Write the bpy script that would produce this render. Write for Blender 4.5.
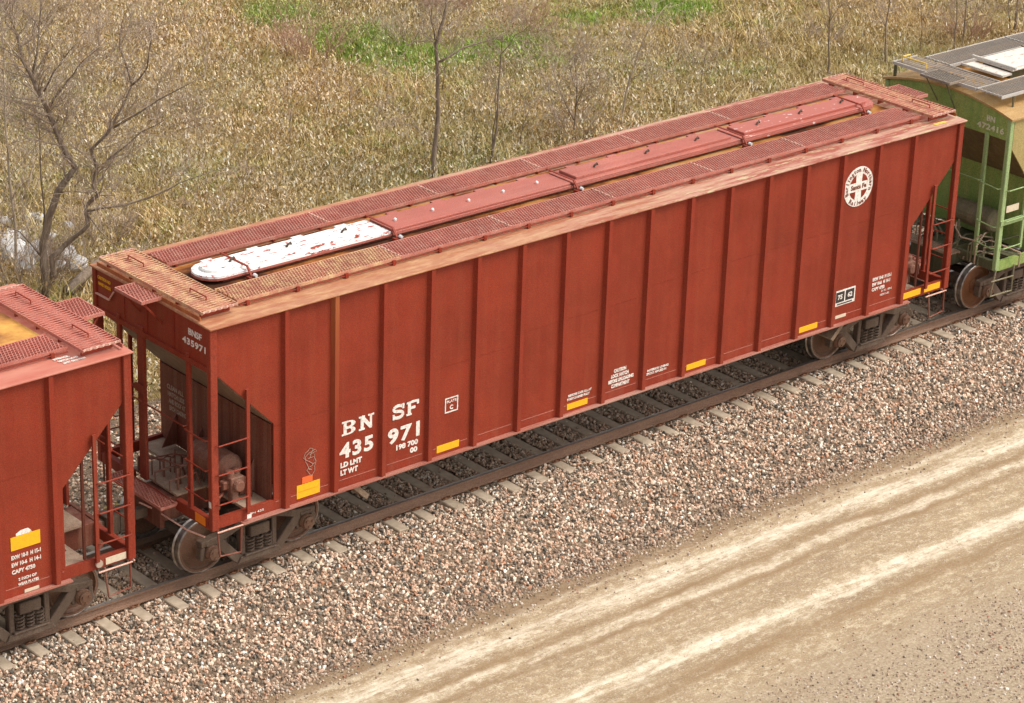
import bpy, bmesh, math, random
import numpy as np
from mathutils import Vector, Matrix
from math import sin, cos, pi, radians

for o in list(bpy.data.objects):
    bpy.data.objects.remove(o, do_unlink=True)
SC = bpy.context.scene
COL = SC.collection
rng = np.random.default_rng(7)
random.seed(7)

# ------------------------------------------------------------------ camera
CP = Vector((-20.4915, -31.4704, 19.6045))
YAW, PITCH, ROLL, FPX = 0.7226, 0.4043, 0.0345, 2690.0
_f = Vector((sin(YAW)*cos(PITCH), cos(YAW)*cos(PITCH), -sin(PITCH)))
_r = Vector((cos(YAW), -sin(YAW), 0)); _u = _r.cross(_f)
CR = _r*cos(ROLL) + _u*sin(ROLL); CU = -_r*sin(ROLL) + _u*cos(ROLL)
cam = bpy.data.objects.new('camera', bpy.data.cameras.new('camera'))
COL.objects.link(cam)
M = Matrix((CR, CU, -_f)).transposed().to_4x4(); M.translation = CP
cam.matrix_world = M
cam.data.sensor_width = 36; cam.data.lens = FPX/1024*36
cam.data.clip_end = 3000
SC.camera = cam

# ------------------------------------------------------------------ sky, sun, exposure
SUN = Vector((0.42, -0.42, 0.80)).normalized()       # towards the sun
W = bpy.data.worlds.new("World"); SC.world = W; W.use_nodes = True
nt = W.node_tree; nt.nodes.clear()
sky = nt.nodes.new('ShaderNodeTexSky'); sky.sky_type = 'NISHITA'; sky.sun_disc = False
sky.sun_elevation = math.asin(SUN.z); sky.sun_rotation = math.atan2(SUN.x, SUN.y)
sky.dust_density = 4.0; sky.ozone_density = 0.5
hs = nt.nodes.new('ShaderNodeHueSaturation'); hs.inputs['Saturation'].default_value = 0.18
bg = nt.nodes.new('ShaderNodeBackground'); bg.inputs[1].default_value = 0.15
wo = nt.nodes.new('ShaderNodeOutputWorld')
nt.links.new(sky.outputs[0], hs.inputs['Color']); nt.links.new(hs.outputs[0], bg.inputs[0]); nt.links.new(bg.outputs[0], wo.inputs[0])
sl = bpy.data.lights.new('sun', 'SUN'); sl.energy = 1.25; sl.angle = radians(24); sl.color = (1.0, 0.93, 0.83)
so = bpy.data.objects.new('sun', sl); COL.objects.link(so)
so.rotation_euler = SUN.to_track_quat('Z', 'Y').to_euler()
SC.view_settings.view_transform = 'Standard'; SC.view_settings.look = 'None'
SC.view_settings.exposure = 0.68; SC.view_settings.gamma = 1.0

def at(px, py, ax, v):
    """where the sight line of a photograph pixel meets the plane axis=v"""
    d = _f + CR*((px-512)/FPX) - CU*((py-351.5)/FPX)
    t = (v - CP[ax])/d[ax]
    return CP + d*t

# ------------------------------------------------------------------ materials
class NT:
    def __init__(s, name, rough=0.7, spec=0.3, metal=0.0):
        s.m = bpy.data.materials.new(name); s.m.use_nodes = True
        s.t = s.m.node_tree; s.b = s.t.nodes['Principled BSDF']
        s.b.inputs['Roughness'].default_value = rough; s.b.inputs['Metallic'].default_value = metal
        s.b.inputs['Specular IOR Level'].default_value = spec
        s._c = None
    def n(s, ty, **k):
        x = s.t.nodes.new(ty)
        for a, v in k.items(): setattr(x, a, v)
        return x
    def l(s, a, b): s.t.links.new(a, b)
    def coord(s, kind='Object', scale=(1,1,1)):
        if kind == 'World': o = s.n('ShaderNodeNewGeometry').outputs['Position']
        else: o = s.n('ShaderNodeTexCoord').outputs[kind]
        mp = s.n('ShaderNodeMapping'); mp.inputs['Scale'].default_value = scale
        s.l(o, mp.inputs[0]); return mp.outputs[0]
    def noise(s, scale, detail=4, co=None, rough=0.6, dist=0.0):
        x = s.n('ShaderNodeTexNoise'); x.inputs['Scale'].default_value = scale
        x.inputs['Detail'].default_value = detail; x.inputs['Roughness'].default_value = rough
        x.inputs['Distortion'].default_value = dist
        if co is not None: s.l(co, x.inputs['Vector'])
        return x.outputs['Fac']
    def ramp(s, fac, stops, interp='LINEAR'):
        r = s.n('ShaderNodeValToRGB'); e = r.color_ramp; e.interpolation = interp
        while len(e.elements) > 1: e.elements.remove(e.elements[-1])
        for i, (p, c) in enumerate(stops):
            el = e.elements[0] if i == 0 else e.elements.new(p)
            el.position = p; el.color = (c, c, c, 1) if isinstance(c, (int, float)) else (*c, 1)
        s.l(fac, r.inputs[0]); return r.outputs[0]
    def mix(s, fac, a, b, mode='MIX'):
        x = s.n('ShaderNodeMix', data_type='RGBA', blend_type=mode)
        for sock, v in ((x.inputs[0], fac), (x.inputs[6], a), (x.inputs[7], b)):
            if isinstance(v, (int, float)): sock.default_value = v if sock == x.inputs[0] else (v, v, v, 1)
            elif isinstance(v, tuple): sock.default_value = (*v, 1)
            else: s.l(v, sock)
        return x.outputs[2]
    def math(s, op, a, b=0.0, clamp=False):
        x = s.n('ShaderNodeMath', operation=op, use_clamp=clamp)
        for i, v in enumerate((a, b)):
            if isinstance(v, (int, float)): x.inputs[i].default_value = v
            else: s.l(v, x.inputs[i])
        return x.outputs[0]
    def base(s, c):
        if isinstance(c, tuple): s.b.inputs['Base Color'].default_value = (*c, 1)
        else: s.l(c, s.b.inputs['Base Color'])
        return s
    def bump(s, h, strength=0.3, dist=0.01):
        b = s.n('ShaderNodeBump'); b.inputs['Strength'].default_value = strength; b.inputs['Distance'].default_value = dist
        s.l(h, b.inputs['Height']); s.l(b.outputs[0], s.b.inputs['Normal']); return s

def paint(name, col, dust=(0.33,0.24,0.17), dust_amt=0.25, rust=(0.22,0.07,0.02), rust_amt=0.3, rough=0.62, vstreak=True, fine=0.10):
    k = NT(name, rough, 0.25)
    w = k.coord('Object')
    big = k.noise(0.9, 5, w)
    stv = k.noise(1.0, 5, k.coord('Object', (7, 7, 0.35)))
    sth = k.noise(1.0, 5, k.coord('Object', (0.5, 6, 6)))
    st = stv if vstreak else sth
    c = k.mix(k.ramp(big, [(0.3, 0.0), (0.75, 1.0)]), tuple(x*0.80 for x in col), tuple(min(1, x*1.16) for x in col))
    c = k.mix(k.math('MULTIPLY', k.ramp(st, [(0.42, 0.0), (0.72, 1.0)]), dust_amt), c, dust)
    sp = k.noise(26, 6, w, 0.75)
    rm = k.math('MULTIPLY', k.ramp(sp, [(0.56, 0.0), (0.68, 1.0)]), k.ramp(k.noise(1.7, 4, w), [(0.4, 0.0), (0.7, 1.0)]))
    c = k.mix(k.math('MULTIPLY', rm, rust_amt), c, rust)
    fn = k.noise(70, 3, w, 0.8)
    c = k.mix(fine*5, c, k.ramp(fn, [(0.3, 0.0), (0.7, 1.0)]), 'OVERLAY')
    k.base(c).bump(k.noise(9, 4, w), 0.10, 0.02)
    return k.m

RED = (0.240, 0.031, 0.013)
M_ = {}
M_['red'] = paint('red_paint', RED, dust_amt=0.12, dust=(0.40,0.19,0.12))
M_['red_panel'] = paint('red_side_paint', (0.235, 0.030, 0.012), dust_amt=0.28, dust=(0.27,0.062,0.026), rust_amt=0.25, rust=(0.16,0.035,0.015))
for _m in (M_['red_panel'],):
    _t = _m.node_tree; _b = [q for q in _t.nodes if q.type == 'BUMP'][0]
    _n = _t.nodes.new('ShaderNodeTexNoise'); _n.inputs['Scale'].default_value = 1.6; _n.inputs['Detail'].default_value = 2
    _c = _t.nodes.new('ShaderNodeTexCoord'); _t.links.new(_c.outputs['Object'], _n.inputs['Vector'])
    _b2 = _t.nodes.new('ShaderNodeBump'); _b2.inputs['Strength'].default_value = 0.35; _b2.inputs['Distance'].default_value = 0.08
    _t.links.new(_n.outputs['Fac'], _b2.inputs['Height']); _t.links.new(_b.outputs[0], _b2.inputs['Normal']); _t.links.new(_b2.outputs[0], _m.node_tree.nodes['Principled BSDF'].inputs['Normal'])
M_['red_rust'] = paint('rust_streaked_red_paint', (0.34,0.085,0.03), dust_amt=0.5, dust=(0.46,0.20,0.06), rust_amt=0.6)
M_['red_dark'] = paint('dusty_dark_red_paint', (0.17,0.050,0.03), dust_amt=0.7, dust=(0.26,0.14,0.095))
k = NT('rust_run_from_roof', 0.62, 0.25); w = k.coord('Object'); sz_ = k.n('ShaderNodeSeparateXYZ'); k.l(k.n('ShaderNodeTexCoord').outputs['Object'], sz_.inputs[0])
fz = k.ramp(k.math('ADD', k.math('MULTIPLY', k.math('SUBTRACT', sz_.outputs[2], 1.0), 0.3), k.math('MULTIPLY', k.math('SUBTRACT', k.noise(1.0, 5, k.coord('Object', (9, 9, .8))), 0.5), 1.2)), [(0.35, 0.0), (1.1, 1.0)])
k.base(k.mix(k.math('MULTIPLY', fz, 0.55), RED, (0.40,0.14,0.045))); M_['rust_rib'] = k.m
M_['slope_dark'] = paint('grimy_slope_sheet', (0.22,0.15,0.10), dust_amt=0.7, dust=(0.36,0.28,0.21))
M_['dusty'] = paint('road_dust_over_paint', (0.34,0.225,0.155), dust_amt=0.7, dust=(0.46,0.35,0.26), rust_amt=0.2)
M_['hatch'] = paint('faded_pink_red_paint', (0.385,0.115,0.085), dust_amt=0.3, dust=(0.46,0.22,0.17), rust_amt=0.4, vstreak=False)
M_['grate'] = paint('red_grating_paint', (0.44,0.15,0.11), dust_amt=0.4, dust=(0.56,0.34,0.26), rust_amt=0.2)
M_['grate_rust'] = paint('rusty_orange_grating', (0.50,0.22,0.14), dust_amt=0.9, dust=(0.66,0.46,0.24), rust_amt=0.3)
M_['worn_lit_edge'] = paint('worn_lit_pale_edge', (0.60,0.33,0.25), dust_amt=0.4, dust=(0.7,0.52,0.42), rust_amt=0.1)  # worn paint, paled to imitate light caught on the serrated grating ends
M_['flange'] = paint('pale_dusty_flange', (0.33,0.11,0.075), dust_amt=0.8, dust=(0.46,0.27,0.21), vstreak=False)
M_['truck'] = paint('brown_truck_grime', (0.115,0.078,0.055), dust_amt=0.5, dust=(0.21,0.155,0.115), rust_amt=0.5, rough=0.8)
M_['under'] = paint('dark_underframe_grime', (0.07,0.045,0.033), dust_amt=0.4, dust=(0.14,0.1,0.075), rough=0.85)
M_['wheel'] = paint('brown_wheel_plate', (0.15,0.078,0.048), dust_amt=0.3, dust=(0.24,0.15,0.10), rust_amt=0.4, vstreak=False)
M_['wheel_rust'] = paint('rusty_wheel_plate', (0.19,0.075,0.032), dust_amt=0.3, dust=(0.2,0.12,0.08), vstreak=False)
M_['rail'] = paint('rusty_brown_rail', (0.20,0.115,0.075), dust_amt=0.6, dust=(0.29,0.185,0.125), rust_amt=0.4, vstreak=False)
k = NT('worn_steel', 0.42, 0.5, 1.0); k.base(k.ramp(k.noise(12, 3, k.coord('Object')), [(0.3, (0.22,0.19,0.17)), (0.7, (0.45,0.41,0.38))])); M_['steel'] = k.m
k = NT('rail_top_steel', 0.35, 0.5, 0.85); k.base(k.ramp(k.noise(3, 3, k.coord('Object')), [(0.3, (0.34,0.28,0.23)), (0.7, (0.50,0.43,0.37))])); M_['railtop'] = k.m
M_['chrome'] = NT('bright_metal', 0.3, 0.5, 0.3).base((0.75,0.75,0.73)).m
M_['black'] = NT('black_rubber', 0.7).base((0.02,0.018,0.016)).m
M_['green'] = paint('green_paint', (0.22,0.32,0.085), dust_amt=0.55, dust=(0.40,0.37,0.13), rust_amt=0.5, rust=(0.14,0.08,0.03))
M_['green_light'] = paint('pale_green_paint', (0.26,0.36,0.15), dust_amt=0.5, dust=(0.38,0.42,0.2), rust_amt=0.4)
M_['green_side'] = paint('sun_faded_tan_green_side', (0.33,0.26,0.10), dust_amt=0.6, dust=(0.42,0.30,0.15), rust_amt=0.5)
M_['tanroof'] = paint('rusty_tan_roof', (0.38,0.22,0.08), dust_amt=0.6, dust=(0.46,0.34,0.18), rust=(0.33,0.12,0.03), rust_amt=0.7, vstreak=False)
M_['galv'] = paint('galvanised_grating', (0.235,0.195,0.16), dust_amt=0.6, dust=(0.32,0.24,0.165), rust=(0.2,0.14,0.1), rust_amt=0.2, vstreak=False)
M_['galv_edge'] = paint('galvanised_edge', (0.48,0.45,0.41), dust_amt=0.5, dust=(0.56,0.48,0.38), rust_amt=0.1, vstreak=False)
M_['wheel_face'] = M_['wheel']

# roof sheet: red at the right, rust and tan streaks towards the left
def roofmat(name, xmax):
    k = NT(name, 0.6, 0.25); w = k.coord('Object')
    sx = k.n('ShaderNodeSeparateXYZ'); k.l(k.n('ShaderNodeTexCoord').outputs['Object'], sx.inputs[0])
    stx = k.noise(1.0, 7, k.coord('Object', (0.8, 7, 4)), 0.7)
    st2 = k.noise(1.6, 8, k.coord('Object', (1.5, 9, 4)), 0.75)
    c = k.mix(k.ramp(stx, [(0.44, 0.0), (0.54, 1.0)]), (0.31,0.085,0.055), (0.46,0.25,0.18))
    c = k.mix(k.ramp(st2, [(0.52, 0.0), (0.62, 1.0)]), c, (0.50,0.40,0.24))
    lf = k.math('SUBTRACT', 1.0, k.math('DIVIDE', sx.outputs[0], xmax), True)
    lf2 = k.ramp(k.math('ADD', lf, k.math('MULTIPLY', k.math('SUBTRACT', k.noise(0.8, 4, w), 0.5), 0.5)), [(0.35, 0.0), (0.75, 1.0)])
    ru = k.ramp(k.noise(2.6, 8, k.coord('Object', (.8, 2.5, 2)), 0.75), [(0.35, (0.32,0.11,0.055)), (0.5, (0.38,0.165,0.075)), (0.64, (0.50,0.28,0.14))])
    c = k.mix(k.math('MULTIPLY', lf2, 0.8), c, ru)
    k.base(c).bump(k.noise(12, 4, w), 0.15, 0.01); return k.m
M_['roof'] = roofmat('streaked_roof_paint', 16.7)
k = NT('faded_red_roof', 0.6, 0.25); w = k.coord('Object')
k.base(k.mix(k.ramp(k.noise(1.0, 6, k.coord('Object', (1.2, 5, 3))), [(0.35, 0.0), (0.7, 1.0)]), (0.43,0.125,0.085), (0.50,0.21,0.15))).bump(k.noise(12, 4, w), 0.1, 0.01)
M_['roof_left'] = k.m
# spilled grain and rust along the middle of the roof
k = NT('spilled_grain_and_rust', 0.85, 0.15); w = k.coord('Object')
sx = k.n('ShaderNodeSeparateXYZ'); k.l(k.n('ShaderNodeTexCoord').outputs['Object'], sx.inputs[0])
nz = k.math('ADD', k.noise(1.0, 6, k.coord('Object', (.8, 1.6, 1)), 0.65), k.math('MULTIPLY', k.math('SUBTRACT', k.math('MULTIPLY', sx.outputs[0], 0.0625), .5), 0.14))
c = k.ramp(nz, [(0.36, (0.05,0.018,0.010)), (0.43, (0.15,0.048,0.016)), (0.49, (0.33,0.12,0.028)), (0.56, (0.48,0.23,0.065)), (0.70, (0.50,0.33,0.16))])
c = k.mix(k.math('MULTIPLY', k.noise(60, 3, w, 0.8), 0.5), c, (0.08,0.03,0.01))
k.base(c).bump(k.noise(30, 4, w), 0.5, 0.01); M_['rustroof'] = k.m
k = NT('orange_rusted_roof', 0.8, 0.2); w = k.coord('Object')
k.base(k.ramp(k.noise(1.3, 5, w, 0.6), [(0.32, (0.20,0.09,0.04)), (0.42, (0.42,0.19,0.05)), (0.55, (0.62,0.33,0.08)), (0.7, (0.60,0.38,0.13))])); M_['orangeroof'] = k.m
# flaking white hatch paint
def flake(name, lo, hi, white=(0.80,0.79,0.76), under=(0.36,0.07,0.045)):
    k = NT(name, 0.5, 0.3); w = k.coord('Object')
    a = k.noise(6.5, 9, k.coord('Object', (0.8, 2.2, 2.2)), 0.7, 0.2)
    m = k.ramp(a, [(lo, 0.0), (hi, 1.0)])
    d = k.ramp(k.noise(4.5, 4, w), [(0.45, 0.0), (0.75, 1.0)])
    wh = k.mix(k.math('MULTIPLY', d, 0.5), white, (0.60,0.60,0.58))
    k.base(k.mix(m, under, wh)); return k.m
M_['flake_white'] = flake('flaking_white_paint', 0.425, 0.435)
M_['flake_pink'] = flake('pink_red_with_white_flakes', 0.625, 0.64, (0.80,0.66,0.6), (0.385,0.11,0.08))
M_['green_hatch'] = flake('chalky_white_hatch', 0.36, 0.45, (0.66,0.58,0.50), (0.34,0.2,0.12))
def flat(name, c, rough=0.6, var=0.2):
    k = NT(name, rough, 0.3)
    k.base(k.mix(k.math('MULTIPLY', k.ramp(k.noise(22, 6, k.coord('World'), 0.75), [(0.47, 0.0), (0.62, 1.0)]), var), c, (0.3,0.12,0.07))); return k.m
M_['white'] = flat('white_lettering', (0.78,0.73,0.66), var=0.45)
M_['faded_white'] = flat('faded_white_lettering', (0.42,0.32,0.25), var=0.6)
M_['pale_green'] = flat('worn_lettering_on_green', (0.60,0.62,0.42), var=0.5)
M_['yellow'] = flat('yellow_reflector', (0.85,0.42,0.01))
M_['orange'] = flat('orange_reflector', (0.80,0.22,0.015))
M_['orange_red'] = flat('orange_red_tag', (0.75,0.14,0.03))
M_['black_print'] = flat('black_print', (0.03,0.028,0.026), var=0.1)
M_['cream'] = flat('cream_plate', (0.62,0.52,0.38))
M_['yellow_bar'] = flat('yellow_handrail_paint', (0.75,0.5,0.1), var=0.3)
# concrete ties
k = NT('dusty_concrete', 0.9, 0.1); w = k.coord('World')
c = k.ramp(k.noise(5, 6, w), [(0.3, (0.34,0.265,0.19)), (0.7, (0.52,0.42,0.31))])
sy = k.n('ShaderNodeSeparateXYZ'); k.l(k.n('ShaderNodeNewGeometry').outputs['Position'], sy.inputs[0])
inn = k.ramp(k.math('ADD', k.math('ABSOLUTE', sy.outputs[1]), 0.0), [(0.70, 1.0), (0.86, 0.0)])
c = k.mix(k.math('MULTIPLY', inn, 0.3), c, (0.36,0.265,0.185))          # grime from brakes and oil between the rails, colour lifted against the cars' shade
k.base(c).bump(k.noise(40, 4, w), 0.3, 0.005); M_['tie'] = k.m
M_['clip'] = paint('rusty_clip', (0.22,0.09,0.04), dust_amt=0.3)

# ------------------------------------------------------------------ mesh helpers
class MB:
    def __init__(s): s.v = []; s.f = []
    def add(s, vs, fs):
        b = len(s.v); s.v += [tuple(v) for v in vs]; s.f += [tuple(i+b for i in f) for f in fs]; return s
    def box(s, x0, x1, y0, y1, z0, z1):
        if x0 > x1: x0, x1 = x1, x0
        if y0 > y1: y0, y1 = y1, y0
        if z0 > z1: z0, z1 = z1, z0
        v = [(x, y, z) for x in (x0, x1) for y in (y0, y1) for z in (z0, z1)]
        return s.add(v, [(0,1,3,2),(4,6,7,5),(0,4,5,1),(2,3,7,6),(0,2,6,4),(1,5,7,3)])
    def prism(s, poly, ax, a, b):
        """poly in the other two axes (in x,y,z order), extruded along ax from a to b"""
        n = len(poly)
        def P(p, t):
            return {0: (t, p[0], p[1]), 1: (p[0], t, p[1]), 2: (p[0], p[1], t)}[ax]
        A = [P(p, a) for p in poly]; B = [P(p, b) for p in poly]
        fs = [tuple(range(n)), tuple(range(2*n-1, n-1, -1))] + [(i, n+i, n+(i+1) % n, (i+1) % n) for i in range(n)]
        return s.add(A+B, fs)
    def beam(s, p0, p1, w, h, up=(0,0,1)):
        p0, p1 = Vector(p0), Vector(p1); d = (p1-p0).normalized(); sd = d.cross(Vector(up))
        if sd.length < 1e-4: sd = d.cross(Vector((1,0,0)))
        sd.normalize(); u = sd.cross(d)
        v = [p+sd*(a*w/2)+u*(b*h/2) for p in (p0, p1) for a, b in ((-1,-1),(1,-1),(1,1),(-1,1))]
        return s.add(v, [(3,2,1,0),(4,5,6,7),(0,1,5,4),(1,2,6,5),(2,3,7,6),(3,0,4,7)])
    def tube(s, pts, r, n=6, caps=True):
        pts = [Vector(p) for p in pts]
        rs = r if isinstance(r, (list, tuple)) else [r]*len(pts)
        vs = []; ref = None
        for i, p in enumerate(pts):
            a = pts[max(i-1, 0)]; b = pts[min(i+1, len(pts)-1)]; d = (b-a)
            if d.length < 1e-9: d = Vector((0,0,1))
            d.normalize()
            if ref is None: ref = d.orthogonal().normalized()
            ref = (ref - d*ref.dot(d))
            if ref.length < 1e-6: ref = d.orthogonal()
            ref.normalize(); q = d.cross(ref)
            vs += [p + (ref*cos(2*pi*j/n)+q*sin(2*pi*j/n))*rs[i] for j in range(n)]
        fs = []
        for i in range(len(pts)-1):
            for j in range(n):
                k2 = (j+1) % n; fs.append((i*n+j, i*n+k2, (i+1)*n+k2, (i+1)*n+j))
        if caps: fs += [tuple(range(n-1, -1, -1)), tuple((len(pts)-1)*n+j for j in range(n))]
        return s.add(vs, fs)
    def lathe(s, prof, axis, c, n=28, caps=True):
        """prof: list of (r, t), revolved round axis 'y' through c"""
        vs = []
        for r, t in prof:
            for j in range(n):
                a = 2*pi*j/n; u, w_ = r*cos(a), r*sin(a)
                vs.append({'y': (c[0]+u, c[1]+t, c[2]+w_), 'x': (c[0]+t, c[1]+u, c[2]+w_), 'z': (c[0]+u, c[1]+w_, c[2]+t)}[axis])
        fs = [(i*n+j, i*n+(j+1) % n, (i+1)*n+(j+1) % n, (i+1)*n+j) for i in range(len(prof)-1) for j in range(n)]
        if caps: fs += [tuple(range(n)), tuple((len(prof)-1)*n+j for j in range(n-1, -1, -1))]
        return s.add(vs, fs)
    def build(s, name, m, parent=None, smooth=False, bevel=0, label=None, kind=None):
        me = bpy.data.meshes.new(name); me.from_pydata([tuple(v) for v in s.v], [], s.f)
        bm = bmesh.new(); bm.from_mesh(me); bmesh.ops.recalc_face_normals(bm, faces=bm.faces[:])
        if bevel:
            es = [e for e in bm.edges if len(e.link_faces) == 2 and e.calc_face_angle(0) > 0.6]
            bmesh.ops.bevel(bm, geom=es, offset=bevel, segments=1, affect='EDGES', clamp_overlap=True)
        bm.to_mesh(me); bm.free()
        if smooth: me.shade_smooth()
        me.materials.append(m)
        o = bpy.data.objects.new(name, me); COL.objects.link(o)
        if parent: o.parent = parent
        if label: o['label'] = label
        if kind: o['kind'] = kind
        return o

def thing(name, label, cat, loc=(0,0,0), group=None):
    o = bpy.data.objects.new(name, None); COL.objects.link(o); o.location = loc
    o.empty_display_size = 0.3
    o['label'] = label; o['category'] = cat
    if group: o['group'] = group
    return o
def inst(src, parent, loc=None, name=None, rotz=None):
    o = src.copy(); COL.objects.link(o); o.parent = parent
    if loc is not None: o.location = loc
    if rotz is not None: o.rotation_euler = (0, 0, rotz)
    return o

def text_mesh(txt, size, sx=1.0, bold=0.0, shear=0.0, spacing=1.0):
    cu = bpy.data.curves.new('lettering', 'FONT'); cu.body = txt; cu.size = size; cu.extrude = 0.002
    cu.offset = bold; cu.shear = shear; cu.space_character = spacing; cu.resolution_u = 3; cu.space_line = 1.0
    ob = bpy.data.objects.new('lettering', cu); COL.objects.link(ob)
    dg = bpy.context.evaluated_depsgraph_get(); dg.update()
    me = bpy.data.meshes.new_from_object(ob.evaluated_get(dg))
    bpy.data.objects.remove(ob, do_unlink=True)
    return me
def lettering(txt, size, pos, plane, m, parent, width=None, bold=0.0, name='lettering', spacing=1.0, extra=None):
    """pos = lower left; plane 'side' faces -y, 'end' faces -x, 'roof' faces up; width fits the text"""
    me = text_mesh(txt, size, bold=bold, spacing=spacing)
    co = np.array([v.co[:] for v in me.vertices]); mn, mx = co.min(0), co.max(0)
    s = (width/(mx[0]-mn[0])) if width else 1.0
    for v in me.vertices:
        u, w_, t = (v.co.x-mn[0])*s, v.co.y, v.co.z
        v.co = {'side': (u, -t, w_), 'end': (-t, -u, w_), 'roof': (u, w_, t)}[plane]
    me.materials.clear(); me.materials.append(m)
    o = bpy.data.objects.new(name, me); COL.objects.link(o); o.parent = parent; o.location = pos
    return o

# ------------------------------------------------------------------ ground
def fbm(x, y, seed=0, octv=4, f0=1.0):
    r = np.zeros_like(x); a = 1.0; rr = np.random.default_rng(seed)
    for i in range(octv):
        for j in range(3):
            th = rr.uniform(0, pi); ph = rr.uniform(0, 2*pi); f = f0*2**i*rr.uniform(0.7, 1.3)
            r += a*np.sin(f*(x*np.cos(th)+y*np.sin(th))*2*pi+ph)/3
        a *= 0.5
    return r
def far_z(x, y):       # grass side
    return -1.0 + 0.10*fbm(x, y, 3, 3, 0.06) + 0.04*fbm(x, y, 4, 3, 0.35)
def gz(x, y):
    x = np.asarray(x, float); y = np.asarray(y, float)
    near = -0.87 + 0.012*fbm(x*0.15, y*1.5, 9, 3, 0.8) + 0.01*fbm(x, y, 10, 3, 0.7)
    t = np.clip((y-1.5)/2.0, 0, 1)  # far side lies a little lower
    return np.where(y < 0, near, near*(1-t)+far_z(x, y)*t)
def grid(name, xs, ys, zf, m, kind='structure', smooth=True):
    X, Y = np.meshgrid(xs, ys, indexing='ij'); Z = zf(X, Y)
    nx, ny = len(xs), len(ys)
    v = np.stack([X, Y, Z], -1).reshape(-1, 3)
    i, j = np.meshgrid(np.arange(nx-1), np.arange(ny-1), indexing='ij'); a = (i*ny+j).ravel()
    f = np.stack([a, a+ny, a+ny+1, a+1], -1)
    me = bpy.data.meshes.new(name); me.from_pydata(v.tolist(), [], f.tolist())
    if smooth: me.shade_smooth()
    me.materials.append(m)
    o = bpy.data.objects.new(name, me); COL.objects.link(o); o['kind'] = kind; return o

# ground material (dry thatch on the far side, sandy gravel on the near side)
k = NT('ground_soil', 0.95, 0.05); w = k.coord('World')
sp = k.n('ShaderNodeSeparateXYZ'); k.l(k.n('ShaderNodeNewGeometry').outputs['Position'], sp.inputs[0])
g = k.ramp(k.noise(9, 8, w, 0.75), [(0.32, (0.10,0.07,0.03)), (0.5, (0.24,0.17,0.07)), (0.68, (0.38,0.28,0.13))])
n1 = k.ramp(k.noise(1.2, 6, w, 0.7), [(0.35, (0.31,0.235,0.155)), (0.7, (0.42,0.33,0.22))])
n1 = k.mix(k.ramp(k.noise(28, 5, w, 0.8), [(0.56, 0.0), (0.64, 1.0)]), n1, (0.16,0.12,0.085))
n1 = k.mix(k.ramp(k.noise(33, 5, w, 0.8), [(0.60, 0.0), (0.66, 1.0)]), n1, (0.60,0.50,0.38))
k.base(k.mix(k.ramp(sp.outputs[1], [(0.0, 0.0), (0.5, 1.0)]), n1, g)).bump(k.noise(25, 6, w, 0.7), 0.6, 0.03)
M_['ground'] = k.m
xs = np.concatenate([[-900,-400,-150,-60,-30], np.arange(-14, 52.1, 0.5), [60,80,120,200,400,900,1500]])
ys = np.concatenate([[-900,-400,-150,-60,-30], np.arange(-16, 46, 0.5), [50,60,80,120,200,400,900,1500]])
grid('ground', xs, ys, lambda x, y: gz(x, y)-np.where((y < 1.2) & (y > -15.4) & (x > -14) & (x < 40), .12, 0.0), M_['ground'])

# dirt road
k = NT('sandy_road_dirt', 0.95, 0.05); w = k.coord('World')
sp = k.n('ShaderNodeSeparateXYZ'); k.l(k.n('ShaderNodeNewGeometry').outputs['Position'], sp.inputs[0])
Y = sp.outputs[1]
wob = k.math('MULTIPLY', k.math('SUBTRACT', k.noise(0.3, 7, w, 0.7), 0.5), 0.8)
Yw = k.math('ADD', Y, wob)
st = k.noise(1.0, 9, k.coord('World', (0.4, 5.0, 1)), 0.78)
st2 = k.noise(1.0, 6, k.coord('World', (0.5, 9.0, 1)), 0.7)
lump = k.noise(1.6, 10, k.coord('World', (0.9, 1.5, 1)), 0.78)
def band(c0, hw_):
    d = k.math('DIVIDE', k.math('ABSOLUTE', k.math('SUBTRACT', Yw, c0)), hw_)
    return k.ramp(d, [(0.0, 1.0), (0.45, 0.8), (1.0, 0.0)])
tr = k.math('MAXIMUM', k.math('MAXIMUM', band(-4.15, 0.30), k.math('MULTIPLY', band(-3.6, 0.2), 0.45)), k.math('MAXIMUM', band(-6.15, 0.27), k.math('MULTIPLY', band(-4.85, 0.20), 0.55)))
tone = k.math('ADD', k.math('MULTIPLY', st, 0.55), k.math('ADD', k.math('MULTIPLY', tr, 0.20), k.math('MULTIPLY', lump, 0.42)))
c = k.ramp(tone, [(0.40, (0.25,0.175,0.105)), (0.49, (0.37,0.275,0.175)), (0.58, (0.47,0.37,0.25)), (0.66, (0.60,0.50,0.365)), (0.76, (0.76,0.68,0.55))])
c = k.mix(k.math('MULTIPLY', k.ramp(st2, [(0.50, 0.0), (0.62, 1.0)]), 0.6), c, (0.30,0.21,0.125))
c = k.mix(k.ramp(k.noise(24, 5, w, 0.85), [(0.53, 0.0), (0.60, 0.8)]), c, (0.22,0.16,0.105))
c = k.mix(k.ramp(k.noise(31, 5, w, 0.85), [(0.54, 0.0), (0.60, 0.8)]), c, (0.74,0.66,0.54))
c = k.mix(k.math('MULTIPLY', k.ramp(k.noise(48, 4, w, 0.8), [(0.35, 0.0), (0.65, 1.0)]), 0.30), c, (0.62,0.52,0.38))
edge = k.ramp(k.math('ADD', Yw, k.math('MULTIPLY', k.math('SUBTRACT', lump, 0.5), 1.2)), [(0.0, 1.0), (1.0, 1.0)])
mid = k.noise(6.0, 9, k.coord('World', (0.8, 1.3, 1)), 0.8)
c = k.mix(k.math('MULTIPLY', k.ramp(mid, [(0.40, 1.0), (0.52, 0.0)]), 0.45), c, (0.37,0.265,0.165))
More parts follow.
